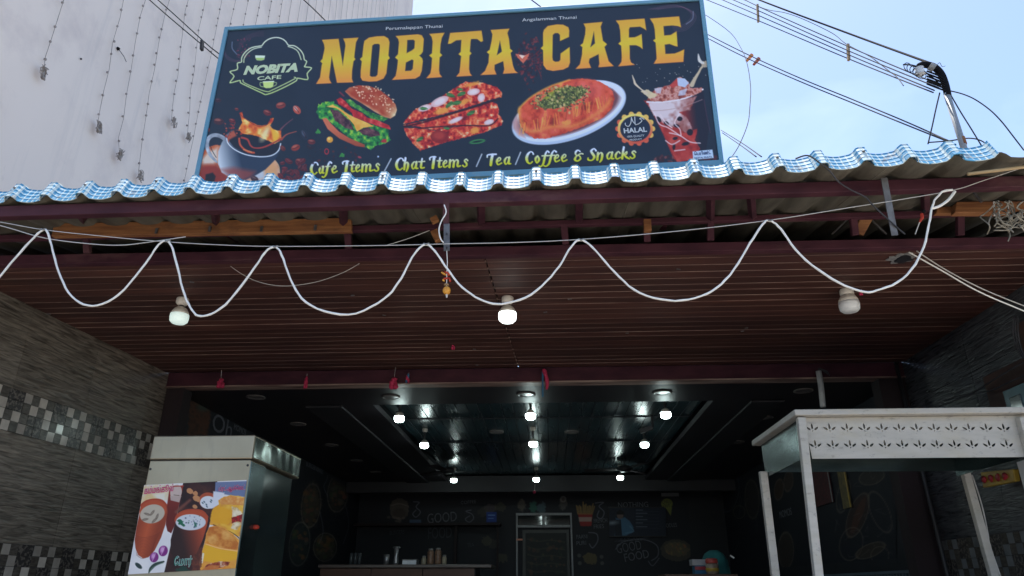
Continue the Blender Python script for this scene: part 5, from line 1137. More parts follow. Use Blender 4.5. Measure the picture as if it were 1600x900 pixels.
M_post = print_mat('poster_print', .45, .95, .35)
T.build('poster', M_post, cab)
def ptx(body, x0, y0, x1, y1, m, tall, **k): return lettering(body, aY(x0, y0, KY - .004), aY(x1, y1, KY - .004), 1, m, cab, (0, -1, 0), tall=tall * 3.6 / FPX, lift=.0022, thick=.0003, **k)
M_mag = mat('magenta_print', (.62, .02, .16), None, .5); M_grn = mat('green_print', (.01, .24, .17), None, .5)
for m_, bd, lf in ((M_wht, .035, 0), (M_mag, .010, .0012)):
    o = ptx('கம்மங்கூல்', 225.5, 772, 271, 767.5, m_, 10, bold=bd); TEXTS[-1] = TEXTS[-1][:1] + (TEXTS[-1][1] + Vector((0, -lf, 0)),) + TEXTS[-1][2:]
    o = ptx('ப்ரட்-ஆம்ெலட்', 342, 767, 383, 765, m_, 6.5, bold=bd * .6); TEXTS[-1] = TEXTS[-1][:1] + (TEXTS[-1][1] + Vector((0, -lf, 0)),) + TEXTS[-1][2:]
for m_, bd, lf in ((M_wht, .035, 0), (M_grn, .005, .0012)):
    o = ptx('ேமார்', 272, 884, 300, 882, m_, 11, bold=bd); TEXTS[-1] = TEXTS[-1][:1] + (TEXTS[-1][1] + Vector((0, -lf, 0)),) + TEXTS[-1][2:]
p = aX(399, 824, X1 + .004)
t = MB().lathe([(.004, -.01), (.018, -.006), (.02, .004), (.012, .012)], p, 12).build('red_knob', M_red, cab, smooth=True)

# ================================================================== WHITE CART
QY = 3.4
cart = thing('food_cart', (1.75, QY + .35, .45), 'empty white metal food cart with leaf shaped cut outs in its canopy band', 'cart')
qx0 = 1.194; qx1 = 2.30; ZT = aY(1240, 640, QY - .03).z; ZB = aY(1285, 716, QY).z; ZR = aY(1250, 652, QY).z
def canopy():
    a = MB(); zt = ZT; y0, y1 = QY - .035, QY + .74; x0, x1 = 1.160, 2.42
    a.box((x0, y0, ZR + .002), (x1, y1, zt)); return a.build('roof_slab', M_white_metal, cart, bevel=.004)
canopy()
# front band with real cut-outs
from mathutils.geometry import delaunay_2d_cdt
bx0, bx1 = qx0 + .03, 2.245
RINGS = []
def spl(P): RINGS.append(P)
def leaf(cx, cz, ang, L, W):
    P = []
    for k in range(12):
        t_ = 2 * math.pi * k / 12; u = math.cos(t_) * L / 2; v = math.sin(t_) * W / 2 * (1 - .25 * math.cos(t_))
        P.append((cx + u * math.cos(ang) - v * math.sin(ang), cz + u * math.sin(ang) + v * math.cos(ang)))
    return P
for rw, (xs, ys, n_) in enumerate(((1270.5, 668.5, 12), (1275.5, 694.5, 12))):
    for k in range(n_):
        p = aY(xs + 27.3 * k, ys, QY); cx, cz = p.x, p.z
        spl(leaf(cx, cz + .010, math.pi / 2, .028, .0095)); spl(leaf(cx - .019, cz + .0, math.pi * .80, .024, .0095)); spl(leaf(cx + .019, cz + .0, math.pi * .20, .024, .0095)); spl(leaf(cx, cz - .012, 0, .006, .006))
v2 = [Vector(q) for q in ((bx0, ZB), (bx1, ZB), (bx1, ZR), (bx0, ZR))]; e2 = [(0, 1), (1, 2), (2, 3), (3, 0)]
for rg in RINGS:
    o_ = len(v2); v2 += [Vector(q) for q in rg]; e2 += [(o_ + i, o_ + (i + 1) % len(rg)) for i in range(len(rg))]
ov, oe, of, *_ = delaunay_2d_cdt(v2, e2, [], 0, 1e-6)
def inring(x, y, rg):
    ins = False
    for (ax, ay), (bx, by) in zip(rg, rg[1:] + rg[:1]):
        if (ay > y) != (by > y) and x < (bx - ax) * (y - ay) / (by - ay) + ax: ins = not ins
    return ins
keep = []
for f_ in of:
    cx = sum(ov[i].x for i in f_) / len(f_); cz = sum(ov[i].y for i in f_) / len(f_)
    if not any(abs(rg[0][0] - cx) < .05 and inring(cx, cz, rg) for rg in RINGS): keep.append(f_)
me = bpy.data.meshes.new('canopy_band'); me.from_pydata([(v.x, QY + .012, v.y) for v in ov], [], keep); me.update(); me.materials.append(M_white_metal)
o = bpy.data.objects.new('canopy_band', me); COL.objects.link(o); attach(o, cart)
sm_ = o.modifiers.new('gauge', 'SOLIDIFY'); sm_.thickness = .003
def post(px0, Yp, z0, z1, wd=.05, name='post'):
    MB().box((px0, Yp, z0), (px0 + wd, Yp + .035, z1)).build(name, M_white_metal, cart, bevel=.003)
def lean(p, q, Yp, wd):
    a = aY(*p, Yp); b_ = aY(*q, Yp); d = b_ - a; b_ = a + d * ((a.z - .46) / -d.z)
    return MB().bar(a, b_, wd, .035, (0, 1, 0)).build('post', M_white_metal, cart, bevel=.003)
lean((1251, 653), (1279, 905), QY - .006, .037); lean((1596, 653), (1660, 905), QY - .006, .037)
lean((1192, 737), (1212, 905), QY + .66, .040); lean((1502, 715), (1554, 905), QY + .66, .040)
MB().box((1.20, QY + .06, ZB + .012), (1.206, QY + .70, ZR)).build('side_band', M_steel_side, cart, bevel=.001)
MB().box((2.23, QY + .06, ZB + .012), (2.236, QY + .70, ZR)).build('side_band', M_steel_side, cart)
MB().box((1.22, QY + .695, ZB + .04), (2.26, QY + .70, ZR)).build('back_band', M_steel_side, cart)
MB().box((1.22, QY + .02, .52), (2.28, QY + .66, 1.30)).build('counter_body', M_steel, cart, bevel=.006)
MB().box((1.19, QY - .01, 1.305), (2.32, QY + .69, 1.335)).build('counter_top', M_steel, cart, bevel=.006)
for x in (1.3, 2.2):
    for y in (QY + .08, QY + .6): MB().lathe([(.05, -.012), (.05, .012)], (x, y, .50), 14).build('caster', M_ink, cart)

# ================================================================== RIGHT WALL THINGS
RW = RX - .0
def rwall(x, y, X=RX - .03): return aX(x, y, X)
a = aX(1436, 716, RX - .05); b_ = aX(1482, 905, RX - .05)
tag(MB().tube([a + (a - b_) * 1.2, a, b_, b_ + (b_ - a)], .014, 8).build('drain_pipe', M_ink, smooth=True), 'thin black pipe running down the right tiled wall behind the cart', 'pipe')
t = thing('meter_box', aX(1590, 620, RX - .1), 'teal and grey electrical box on a brown board, right edge above the cart', 'electrical box')
def rbox(px0, py0, px1, py1, X, th, name, m, parent, bevel=.003):
    a = aX(px0, py0, X); b_ = aX(px1, py1, X)
    return MB().box((X, min(a.y, b_.y), min(a.z, b_.z)), (X + th, max(a.y, b_.y), max(a.z, b_.z))).build(name, m, parent, bevel=bevel)
rbox(1535, 590, 1650, 640, RX - .07, .05, 'board', mat('old_board', (.085, .04, .03), (.05, .028, .024), .7, scale=(9, 9, 9)), t)
rbox(1566, 612, 1650, 655, RX - .16, .085, 'box', mat('teal_box', (.03, .09, .11), (.05, .13, .15), .3, scale=(9, 9, 9)), t); rbox(1576, 622, 1600, 640, RX - .165, .006, 'cover', M_glassb, t)
for k, (L, lb) in enumerate((([(1474, 633), (1520, 613), (1560, 589), (1600, 566), (1650, 548)], 'upper thin grey wire to the electrical box, right of the porch'), ([(1476, 626), (1500, 619), (1545, 611), (1575, 598), (1620, 578)], 'lower thin grey wire to the electrical box, right of the porch'))):
    tag(wire('wall_wire', [aX(x, y, RX - .12) for x, y in L], .004, M_greywire), lb, 'wire')
t = thing('wall_bracket', aX(1592, 525, RX - .1), 'wooden bracket with cables at the right edge under the ceiling', 'bracket')
rbox(1586, 508, 1650, 552, RX - .04, .03, 'wood', mat('old_board', (.085, .04, .03), (.05, .028, .024), .7, scale=(9, 9, 9)), t)
for k in range(3): wire('cable', [aX(1585 + k * 3, 495, RX - .09), aX(1583 + k * 4, 520, RX - .1), aX(1590 + k * 3, 545, RX - .09), aX(1598 + k * 3, 560, RX - .09)], .004, M_greywire, t)
t = thing('snack_packet', aX(1560, 745, RX - .1), 'yellow and red snack packet strip on the right wall below the canopy', 'packet')
M_yel = mat('yellow_print', (.50, .34, .04), (.34, .22, .04), .35, scale=(14, 14, 14)); M_redp = mat('red_print', (.42, .03, .05), (.3, .02, .03), .4, scale=(20, 20, 20))
a = aX(1532, 738, RX - .09); b_ = aX(1583, 733, RX - .09); c_ = aX(1586, 752, RX - .09); d_ = aX(1536, 762, RX - .09)
MB().quadslab([a, b_, c_, d_], (-1, 0, 0), .03).build('packet_face', M_yel, t, bevel=.004)
for k in range(4):
    pp = lerp(lerp(a, d_, .5), lerp(b_, c_, .5), .1 + k * .22) + Vector((-.006, 0, 0)); MB().blob(pp, .024, k, 8, .25, (.3, 1, .8)).build('red_fruit', M_redp, t, smooth=True)
rbox(1588, 722, 1650, 756, RX - .10, .06, 'white_box', M_wht, None); tag(bpy.data.objects['white_box'], 'white box beside the yellow packet at the right edge', 'box')
for k, (L, lb) in enumerate((([(1510, 742), (1522, 780), (1540, 830), (1552, 868), (1565, 905)], 'pale wire hanging beside the rear right cart post, nearest it'), ([(1519, 742), (1532, 782), (1541, 820), (1545, 850), (1538, 870)], 'pale wire hanging at the cart, middle one of three'), ([(1512, 745), (1524, 790), (1534, 835), (1546, 872), (1550, 905)], 'pale wire hanging at the cart, lowest reaching one of three'))):
    tag(wire('hanging_wire', pxwire(L, 4.05 + .02 * k), .0035, M_thread), lb, 'wire')

# ================================================================== INSIDE THE SHOP
M_mural = print_mat('mural_print', .6, 1.25, .4)
WALLC = (24, 27, 36)
# ---- back wall print
mb = [aY(548, 765, BY - .004), aY(1075, 765, BY - .004), aY(1080, 896, BY - .004), aY(540, 896, BY - .004)]
K = Art(mb, 620, 170, WALLC, .5)
def chalk(p, w_=1.0, c=(120, 122, 135), a=.8): K.line(p, w_, c, a)
K.ell(624, 795, 15, 17, (92, 84, 76), .1, .8, rag=1.5, seed=3); K.ell(624, 803, 11, 9, (60, 50, 48), 0, .8, soft=2); K.line([(612, 790), (624, 787), (638, 791)], 1.4, (140, 130, 120), .6)
for k in range(9): K.ell(606 + rr.uniform(0, 36), 812 + rr.uniform(-4, 3), 3, 2, (100, 90, 84), alpha=.6)
for pts in ([(646, 784), (655, 785), (650, 792), (657, 800), (650, 808), (645, 803), (650, 797)], [(736, 797), (728, 799), (737, 803), (740, 810), (733, 816), (727, 811), (734, 806)], [(930, 786), (943, 785), (936, 791), (944, 800), (940, 810), (933, 807), (936, 798)], [(920, 832), (932, 834), (934, 845), (926, 856), (921, 850)]): chalk(pts, 1.3, (128, 130, 145))
# fries
K.poly([(903, 802), (926, 803), (924, 822), (907, 822)], (150, 42, 40), .9, rag=.6); K.poly([(904, 808), (925, 808), (924, 815), (905, 815)], (170, 160, 150), .8)
for k in range(12): K.line([(903 + k * 2, 803), (900 + k * 2.6 + rr.uniform(-1, 1), 783 + rr.uniform(0, 9))], 1.9, (150, 118, 66), .85)
K.ell(1042, 787, 9, 8, (118, 124, 60), 0, .9); K.poly([(1040, 793), (1050, 792), (1048, 806)], (118, 124, 60), .9)
K.ell(1057, 860, 25, 17, (84, 78, 66), .1, .7, rag=1.5, seed=6); K.ell(1057, 858, 19, 11, (104, 92, 70), .1, .6, rag=2, seed=7)
for k in range(20): K.ell(1057 + rr.uniform(-16, 16), 858 + rr.uniform(-8, 8), 2, 1.3, rr.choice([(130, 110, 70), (80, 96, 60), (140, 90, 60)]), rr.uniform(0, 3), .6)
K.ell(922, 873, 11, 9, (112, 98, 62), 0, .7, rag=2.5, seed=9)
for x_, y_ in ((905, 868), (940, 870), (941, 880), (906, 880)): K.ell(x_, y_, 3, 3, (96, 96, 92), alpha=.7)
for x_, y_, c_ in ((815, 790, (120, 110, 96)), (833, 792, (60, 130, 110)), (846, 794, (90, 120, 130)), (880, 788, (110, 104, 100))): K.ell(x_, y_, 6, 9, c_, 0, .65, rag=2.4, seed=int(x_), soft=1.2)
K.ell(880, 780, 5, 5, (150, 145, 140), 0, .6); K.ell(880, 780, 2.6, 3, (70, 60, 60), 0, .7)
for x_, y_ in ((765, 795), (755, 800), (782, 792), (760, 845), (772, 850), (785, 872)): K.ell(x_, y_, 8, 7, rr.choice([(84, 80, 62), (70, 66, 60), (92, 80, 84)]), 0, .6, rag=3, seed=x_)
for k in range(5): chalk([(960 + k * 3, 846 - k % 2 * 2), (985 + k, 844), (1024 - k * 2, 838)], .8, (90, 92, 105), .5)
chalk([(962, 858), (975, 846), (1005, 843), (1026, 852), (1028, 868), (1018, 876)], 1.3); chalk([(1013, 877), (1020, 884), (1030, 872)], 1.1)
# blue notice and shelf edge prints
K.poly([(760, 800), (776, 800), (776, 816), (760, 816)], (30, 60, 140), .95); K.line([(763, 805), (773, 805)], 1.3, (120, 160, 210)); K.line([(763, 810), (771, 810)], 1, (120, 160, 210))
K.poly([(640, 812), (658, 812), (658, 817), (640, 817)], (70, 90, 118), .9)
K.build('painted_mural', M_mural, wb)
def wtext(body, x0, y0, x1, y1, tall, m=M_chalk, Y=BY - .006, parent=wb, **k):
    a = aY(x0, y0, Y); b_ = aY(x1, y1, Y); return lettering(body, a, b_, 1, m, parent, (0, -1, 0), tall=tall * (Y * .93) / FPX * 1.04, **k)
wtext('FRENCH', 928, 817, 949, 816, 6); wtext('FRIES', 928, 826, 944, 825, 6); wtext('PAANI', 901, 842, 918, 841, 6); wtext('PURI', 901, 852, 916, 851, 6)
wtext('GOOD', 965, 865, 1003, 858, 14, bold=-.01); wtext('FOOD', 977, 878, 1015, 871, 12); wtext('EAT ALL', 970, 847, 1003, 845, 6, M_chalkdim)
wtext('NOTHING', 966, 793, 1013, 792, 8); wtext('CHILL', 1034.5, 787, 1049, 786, 5, M_ink); wtext('OUT', 1037, 793, 1047, 792.5, 4.5, M_ink); wtext('NOODLES', 1032, 825, 1058, 823, 6)
wtext('GOOD', 668, 818, 714, 814, 15); wtext('FOOD', 669, 842, 706, 840, 17, M_chalkdim); wtext('COFFEE', 720, 788, 744, 786, 5); wtext('BURGERS', 609, 836, 632, 834, 6, M_chalkdim); wtext('TEA', 730, 855, 741, 854, 6, M_chalkdim)
# ---- left inner wall print
ml = [aX(288, 604, LX + .004), aX(548, 765, LX + .004), aX(548, 898, LX + .004), aX(288, 898, LX + .004)]
K = Art(ml, 330, 330, WALLC, .6)
K.poly([(292, 690), (296, 625), (306, 612), (322, 622), (330, 650), (322, 690), (310, 720)], mottled([(60, 36, 26), (96, 56, 36), (70, 50, 40)], 7, 3), .85, rag=3, seed=3, soft=1.5); K.ell(318, 636, 10, 7, (40, 84, 84), 0, .5, soft=3)
for c_, (x_, y_, a_, b_) in (((104, 88, 66), (486, 790, 15, 34)), ((84, 72, 60), (528, 770, 16, 30)), ((90, 80, 60), (508, 855, 18, 22)), ((60, 70, 66), (468, 850, 16, 34))):
    K.ell(x_, y_, a_, b_, c_, .1, .55, rag=4, seed=int(x_), soft=3); K.ell(x_, y_, a_, b_, (140, 130, 118), .1, .45, ring=1.2)
    K.dots(30, (x_ - a_ * .7, y_ - b_ * .7, x_ + a_ * .7, y_ + b_ * .7), (1.5, 4), [(110, 80, 50), (60, 80, 50), (120, 70, 56), (80, 76, 70)], int(x_), .5)
for pts in ([(505, 730), (512, 745), (506, 760), (512, 775)], [(500, 800), (505, 830), (498, 850)], [(540, 790), (545, 820), (536, 850)]): K.line(pts, 1.2, (110, 110, 118), .6)
K.build('painted_mural', M_mural, wl)
def ltext(body, x0, y0, x1, y1, tall, X, nrm, parent, m=M_chalk, **k):
    a = aX(x0, y0, X); b_ = aX(x1, y1, X)
    b_ = Vector((X, b_.y, a.z)); return lettering(body, a, b_, 1, m, parent, nrm, tall=tall, **k)
def tall_at(x, y0, y1, X): return abs(aX(x, y0, X).z - aX(x, y1, X).z)
ltext('Oh', 330, 671, 362, 675, tall_at(345, 641, 671, LX), LX + .004, (1, 0, 0), wl); ltext('MOMOS', 365, 671, 384, 676, tall_at(375, 662, 672, LX), LX + .004, (1, 0, 0), wl)
ltext('BURGER KINGS', 478, 728, 505, 735, tall_at(490, 720, 728, LX), LX + .004, (1, 0, 0), wl)
# ---- right inner wall print
mr = [aX(1078, 740, RX - .004), aX(1400, 600, RX - .004), aX(1400, 872, RX - .004), aX(1078, 898, RX - .004)]
K = Art(mr, 400, 330, WALLC, .6)
oc = (104, 96, 84)
def outline(x_, y_, a_, b_, ro, c=oc, fill=None):
    if fill: K.ell(x_, y_, a_, b_, fill, ro, .5, rag=2, seed=int(x_))
    K.ell(x_, y_, a_, b_, c, ro, .6, ring=1.4)
outline(1340, 805, 14, 36, .35, fill=(70, 44, 34)); K.ell(1341, 805, 6, 30, (90, 50, 36), .35, .5); outline(1362, 745, 20, 12, -.3, fill=(66, 60, 50)); outline(1330, 850, 18, 26, .2); outline(1375, 800, 14, 34, -.4); outline(1360, 860, 24, 10, -.4, fill=(74, 60, 44)); outline(1318, 775, 10, 26, .2); outline(1375, 868, 14, 14, 0); outline(1175, 780, 11, 30, -.05, fill=(60, 54, 50)); outline(1155, 800, 9, 10, 0, (120, 110, 90)); outline(1140, 770, 14, 30, .2, (80, 90, 100)); outline(1228, 860, 12, 28, 0, fill=(76, 60, 48)); outline(1120, 790, 10, 18, .1, (90, 96, 70)); outline(1217, 765, 7, 16, .1, fill=(90, 60, 40)); outline(1232, 752, 7, 16, .1, fill=(90, 66, 50))
for k in range(26):
    x_ = 1300 + rr.uniform(0, 95); y_ = 740 + rr.uniform(0, 130); K.line([(x_, y_), (x_ + rr.uniform(-9, 9), y_ + rr.uniform(-10, 10)), (x_ + rr.uniform(-10, 10), y_ + rr.uniform(-10, 10))], 1, (88, 86, 84), .5)
for k in range(14):
    x_ = 1095 + rr.uniform(0, 90); y_ = 750 + rr.uniform(0, 120); K.line([(x_, y_), (x_ + rr.uniform(-7, 7), y_ - rr.uniform(6, 20)), (x_ + rr.uniform(-7, 7), y_ - rr.uniform(10, 30))], 1.1, (74, 84, 84), .5)
K.build('painted_mural', M_mural, wr, flip=True)
def rtext(body, x0, y0, x1, y1, tall, m=M_chalk):
    a = aX(x0, y0, RX - .005); b_ = aX(x1, y1, RX - .005); b_ = Vector((b_.x, b_.y, a.z)); return lettering(body, a, b_, 1, m, wr, (-1, 0, 0), tall=tall)
rtext('MOMOS', 1219, 810, 1238, 806, tall_at(1228, 798, 810, RX))

# ---- back door with a white frame
dr = thing('back_door', aY(849, 900, BY - .03), 'dark framed door with a white surround and two small panes above it', 'door')
def pbox(x0, y0, x1, y1, Y, th, name, m, parent, bevel=.004):
    a = aY(x0, y0, Y); b_ = aY(x1, y1, Y); return MB().box((min(a.x, b_.x), Y, min(a.z, b_.z)), (max(a.x, b_.x), Y + th, max(a.z, b_.z))).build(name, m, parent, bevel=bevel)
DY = BY - .06
M_dfr = mat('white_door_frame', (.36, .37, .40), (.28, .29, .32), .5, scale=(14, 14, 14)); mix_noise(M_dfr, (.10, .10, .11), 8, .58, .72, amount=.7)
zf = .45
def jamb(x): 
    a = aY(x - 1.4, 803, DY); b_ = aY(x + 1.4, 803, DY); return MB().box((a.x, DY, zf), (b_.x, DY + .05, a.z)).build('frame_jamb', M_dfr, dr, bevel=.003)
jamb(807.5); jamb(892); pbox(806, 801.5, 893.5, 805, DY - .003, .05, 'frame_head', M_dfr, dr); pbox(808, 820.5, 891, 824, DY - .003, .05, 'frame_rail', M_dfr, dr); pbox(847.5, 805, 850.5, 820.5, DY, .05, 'frame_mullion', M_dfr, dr)
pbox(809.5, 805.2, 847, 820.2, DY + .03, .01, 'transom_pane', M_glass, dr, 0); pbox(851, 805.2, 890, 820.2, DY + .03, .01, 'transom_pane', M_glass, dr, 0)
M_dleaf = mat('door_leaf', (.05, .055, .058), (.07, .075, .078), .5, scale=(5, 5, 5))
a = aY(816, 828, DY + .02); b_ = aY(889, 828, DY + .02)
MB().box((a.x, DY + .02, zf), (b_.x, DY + .045, a.z)).build('door_leaf', M_dleaf, dr, bevel=.004)
a = aY(821, 833, DY + .012); b_ = aY(885, 833, DY + .012); K = Art([Vector((a.x, DY + .012, a.z)), Vector((b_.x, DY + .012, a.z)), Vector((b_.x, DY + .012, 1.2)), Vector((a.x, DY + .012, 1.2))], 90, 120, (36, 40, 42), .6)
for y_ in range(842, 900, 12): K.line([(824, y_), (840, y_ + 4), (860, y_ + 2), (882, y_ + 5)], 1.6, (74, 70, 58), .6); K.dots(12, (826, y_, 882, y_ + 8), (1, 3.2), [(80, 70, 52), (50, 60, 50), (90, 60, 50)], y_, .5)
K.build('glass_panel', M_mural, dr)
a = aY(807, 843, DY - .03); MB().box((a.x + .0, DY - .02, a.z - .012), (a.x + .09, DY - .004, a.z + .012)).build('orange_latch', mat('orange_tag', (.75, .32, .22), None, .5), dr)
# ---- wall screen
sc_ = thing('wall_screen', aY(996, 816, BY - .05), 'dark wall screen showing a person in a pale blue shirt beside menu lines', 'screen')
pbox(950.5, 792, 1042, 839, BY - .05, .04, 'screen_frame', M_ink, sc_)
c4 = [aY(952, 793.5, BY - .053), aY(1040.5, 793.5, BY - .053), aY(1040.5, 837.5, BY - .053), aY(952, 837.5, BY - .053)]
K = Art(c4, 150, 76, (28, 36, 52), .5)
K.ell(969, 805, 5, 6.5, (112, 92, 86), 0, .9); K.poly([(963, 801), (969, 796), (976, 801), (975, 804), (964, 804)], (14, 14, 20), 1); K.poly([(962, 809), (969, 811), (976, 808), (984, 814), (990, 824), (988, 832), (978, 837), (960, 837), (963, 826)], (70, 112, 144), .9, soft=1); K.poly([(962, 812), (970, 812), (972, 837), (961, 837)], (18, 22, 34), .9); K.line([(984, 822), (990, 830), (978, 833)], 2.2, (86, 126, 156), .8)
K.ell(957, 817, 8, 2.6, (200, 214, 224), -.1, .6, soft=2.5); 
for k, y_ in enumerate((797, 802, 807, 812, 817, 823)): K.line([(994, y_), (1004 + (k * 7) % 14, y_)], 1.3, (120, 130, 145), .7); K.line([(994, y_ + 2.4), (1030, y_ + 2.4)], .6, (70, 78, 96), .6)
K.build('screen_picture', M_mural, sc_)
# ---- shelf, counter and what stands on it
sh = thing('wall_shelf', aY(650, 819, BY - .3), 'long dark shelf high on the back wall left of the door', 'shelf')
pbox(530, 817.5, 782, 820.5, BY - .25, .24, 'shelf_board', M_pil, sh)
for x_ in (540, 710, 776): pbox(x_, 821, x_ + 2.4, 900, BY - .2, .03, 'upright', M_pil, sh)
CYY = 8.2
ct = thing('serving_counter', aY(635, 895, CYY), 'brown fronted serving counter with a dark top at the back left', 'counter')
a = aY(497, 882, CYY); b_ = aY(768, 882, CYY)
MB().box((a.x, CYY, a.z - .035), (b_.x, CYY + .65, a.z)).build('counter_top', mat('counter_top', (.10, .075, .065), (.13, .10, .09), .3, scale=(3, 20, 3)), ct, bevel=.006)
for k in range(3):
    x0_ = a.x + .02 + (b_.x - a.x - .2) * k / 3; MB().box((x0_, CYY + .03, .46), (x0_ + (b_.x - a.x - .2) / 3 - .008, CYY + .05, a.z - .04)).build('front_panel', M_brown, ct, bevel=.003)
MB().box((a.x + .05, CYY + .052, .46), (b_.x - .18, CYY + .62, a.z - .04)).build('carcass', M_ink, ct)
ztop = a.z
def onc(x, dy=.12): return Vector((aY(x, 880, CYY + dy).x, CYY + dy, ztop))
def item(name, label, cat, x, dy, parts, group=None):
    p = onc(x, dy); t = thing(name, p, label, cat, group)
    for nm, fn, m_, sm in parts:
        q = MB(); fn(q, p); q.build(nm, m_, t, smooth=sm)
M_alu = mat('aluminium', (.45, .46, .48), (.36, .37, .39), .35, .7, scale=(20, 20, 20)); M_jar = mat('biscuit_jar', (.30, .17, .11), (.16, .10, .07), .35, scale=(60, 60, 60)); M_tin = mat('cream_tin', (.38, .33, .24), None, .4)
item('tumbler', 'small plain steel tumbler, leftmost on the serving counter', 'tumbler', 603.5, .1, [('cup', lambda q, p: q.lathe([(.026, 0), (.032, .105), (.029, .105), (.024, .01)], p, 16), M_alu, True)])
item('shaker', 'tall steel shaker with a flared lid on the serving counter', 'shaker', 618.5, .12, [('body', lambda q, p: q.lathe([(.026, 0), (.030, .02), (.022, .10), (.028, .17)], p, 16), M_alu, True), ('lid', lambda q, p: q.lathe([(.040, .17), (.044, .182), (.030, .19)], p, 16), M_alu, True)])
item('steel_tray', 'low bright steel box between the shaker and the jars', 'box', 639.5, .12, [('box', lambda q, p: q.box((p.x - .078, p.y, p.z), (p.x + .078, p.y + .16, p.z + .045)), M_alu, False), ('lid', lambda q, p: q.box((p.x - .082, p.y - .004, p.z + .046), (p.x + .082, p.y + .164, p.z + .055)), M_greyplastic, False)])
for x_, h_, r_, lb in ((662, .075, .028, 'short squat jar left of the two tall biscuit jars'), (672.5, .15, .036, 'left of the two tall jars of reddish biscuits'), (684, .155, .036, 'right of the two tall jars of reddish biscuits'), (694, .085, .026, 'short squat jar right of the two tall biscuit jars')):
    item('biscuit_jar', lb, 'jar', x_, .14, [('body', lambda q, p: q.lathe([(r_ * .9, 0), (r_, .01), (r_, h_ - .02), (r_ * .7, h_)], p, 16), M_jar if h_ > .1 else M_tin, True), ('lid', lambda q, p: q.lathe([(r_ * .72, h_), (r_ * .74, h_ + .014), (r_ * .3, h_ + .018)], p, 14), M_greyplastic, True)], 'jars on the serving counter')
for k in range(3):
    item('water_glass', ('tall dim glass at the far left of the serving counter', 'second dim glass from the left on the serving counter', 'third dim glass from the left on the serving counter')[k], 'glass', 548 + k * 6.5, .3, [('glass', lambda q, p: q.lathe([(.018, 0), (.022, .13), (.019, .13), (.015, .01)], p, 14), mat('dim_glass', (.07, .08, .09), None, .2), True)], 'glasses on the counter')
# ---- right: small stand with jar and teal cover
st = aY(1100, 900, 7.0)
tb = thing('side_table', (st.x, 7.0, .45), 'dark side table at the right rear carrying a jar and packets', 'table')
zt_ = aY(1100, 897, 7.0).z
MB().box((st.x - .35, 6.98, zt_ - .03), (st.x + .30, 7.45, zt_)).build('table_top', M_brown, tb, bevel=.004)
for dx in (-.32, .27):
    for dy_ in (7.02, 7.41): MB().box((st.x + dx - .02, dy_ - .02, .45), (st.x + dx + .02, dy_ + .02, zt_ - .032)).build('leg', M_pil, tb)
def at7(x, y, Y=7.05): return aY(x, y, Y)
p = Vector((at7(1113, 890).x, 7.05, zt_)); t = thing('candy_jar', p, 'clear jar with a red lid and yellow label on the side table', 'jar')
MB().lathe([(.050, 0), (.058, .015), (.058, .08), (.045, .092)], p, 20).build('body', mat('jar_body', (.30, .24, .19), (.20, .15, .12), .2, scale=(40, 40, 40)), t, smooth=True); MB().lathe([(.059, .022), (.0595, .05), (.059, .052)], p, 20).build('label_band', M_yel, t, smooth=True)
MB().lathe([(.052, .092), (.055, .098), (.055, .125), (.045, .134)], p, 20).build('lid', mat('lid_red', (.42, .06, .05), None, .4), t, smooth=True)
a = at7(1081, 874, 7.2); b_ = at7(1122, 880, 7.2); t = tag(MB().box((a.x, 7.2, zt_ + .08), (b_.x, 7.34, a.z + .0)).build('white_carton', mat('carton_white', (.42, .42, .46), (.36, .36, .40), .6, scale=(9, 9, 9))), 'white carton with a red stripe behind the red lidded jar', 'carton')
st_ = MB().box((a.x + .02, 7.197, zt_ + .04), (a.x + .12, 7.1985, zt_ + .07)).build('red_stripe', M_redp, t)
t = tag(MB().box((a.x + .02, 7.201, zt_), (b_.x - .02, 7.33, zt_ + .078)).build('blue_carton', M_bluecloth), 'dark blue carton standing under the white one', 'carton')
c = at7(1122, 890, 7.5); q = MB()
q.lathe([(.15, -.35), (.145, -.1), (.125, .03), (.09, .09), (.04, .12)], (c.x + .0, 7.62, at7(1122, 880, 7.6).z), 22); o = q.build('teal_cover', M_teal, smooth=True)
tag(o, 'rounded teal cloth cover behind the jar at the right rear', 'cover')
t = tag(MB().bar(at7(1141, 868, 7.3), at7(1147, 872, 7.3), .014, .014).build('bright_clip', M_wht), 'tiny bright metal clip right of the teal cover', 'clip')
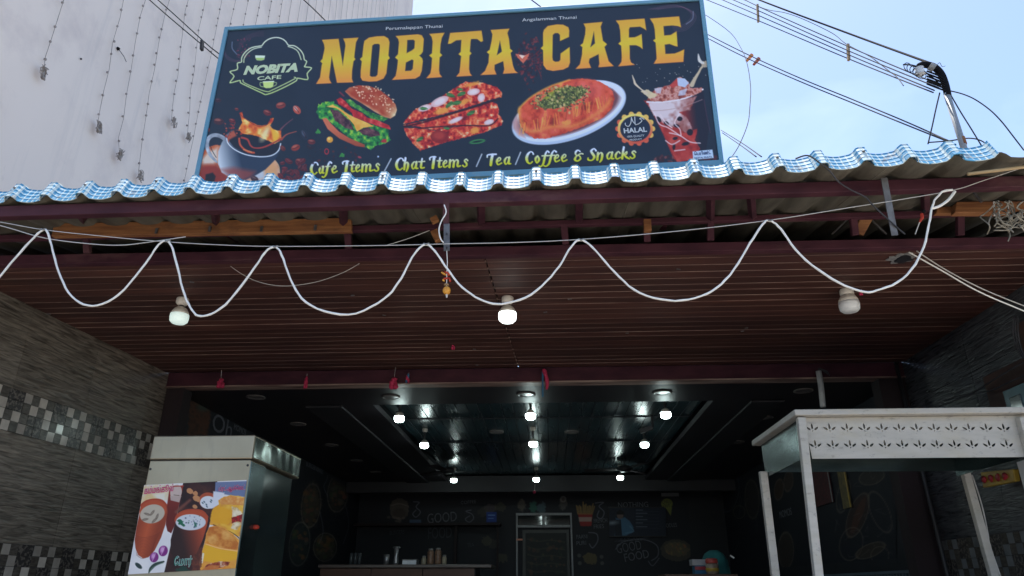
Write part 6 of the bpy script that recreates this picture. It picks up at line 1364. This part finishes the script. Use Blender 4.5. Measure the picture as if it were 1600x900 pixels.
# ---- hanging calendars on the right inner wall
for (x0, y0, x1, y1, m_, lb, mm) in ((1258, 724, 1302, 784, mat('calendar_red', (.10, .02, .025), (.05, .015, .02), .6, scale=(30, 30, 30)), 'dark red wall calendar seen under the cart canopy', None), (1305, 722, 1330, 792, mat('calendar_gold', (.20, .16, .06), (.10, .085, .05), .6, scale=(24, 24, 24)), 'narrow gold edged wall calendar beside the dark red one', None)):
    a = aX(x0, y0, RX - .02); b_ = aX(x1, y1, RX - .02); t = thing('wall_calendar', a, lb, 'calendar')
    MB().box((RX - .02, b_.y, b_.z), (RX - .012, a.y, a.z)).build('sheet', m_, t); MB().box((RX - .024, b_.y, b_.z), (RX - .0205, b_.y + .02, a.z)).build('edge_strip', M_greyplastic if 'red' in lb[:8] else M_yel, t); MB().box((RX - .028, b_.y, a.z + .002), (RX - .01, a.y, a.z + .02)).build('top_bar', M_greyplastic, t)
t = thing('notice_paper', aY(704 + 344, 770, BY - .02), 'pale paper strip above the yellow speech bubble drawing', 'notice'); pbox(1033, 770, 1061, 775.5, BY - .02, .004, 'paper', mat('paper_grey', (.20, .20, .21), None, .7), t, 0)
# ---- ceiling fans
def fan(px, py, Y, lb, rot):
    p = aY(px, py, Y); t = thing('ceiling_fan', (p.x, p.y, TZ - .01), lb, 'fan', 'ceiling fans in the plank tray')
    MB().tube([(p.x, p.y, TZ - .015), (p.x, p.y, p.z + .03)], .012, 8).build('rod', M_ink, t); MB().lathe([(.03, .05), (.09, .03), (.095, -.01), (.05, -.035)], p, 20).build('motor', M_ink, t, smooth=True)
    for k in range(3):
        a = rot + k * 2 * math.pi / 3; d = Vector((math.cos(a), math.sin(a), 0)); s2 = Vector((-d.y, d.x, .12))
        MB().quadslab([p + d * .1 - s2 * .05, p + d * .52 - s2 * .065, p + d * .52 + s2 * .065, p + d * .1 + s2 * .05], (0, 0, 1), .006).build('blade', M_pil, t)
fan(699, 736, 9.35, 'dark ceiling fan by the rear left lit bulb', .3); fan(976, 733, 9.4, 'dark ceiling fan by the rear right lit bulb', .9)
t = thing('ceiling_camera', aY(1020, 668, 6.7), 'small dark ceiling camera between the right hand lit bulbs', 'camera'); p = aY(1020, 668, 6.7)
MB().bar(p, p + Vector((-.12, .02, -.03)), .045, .045).build('body', M_ink, t, bevel=.006); MB().tube([(p.x, p.y, TZ - .012), p], .012, 8).build('mount', M_ink, t)

finish_texts()
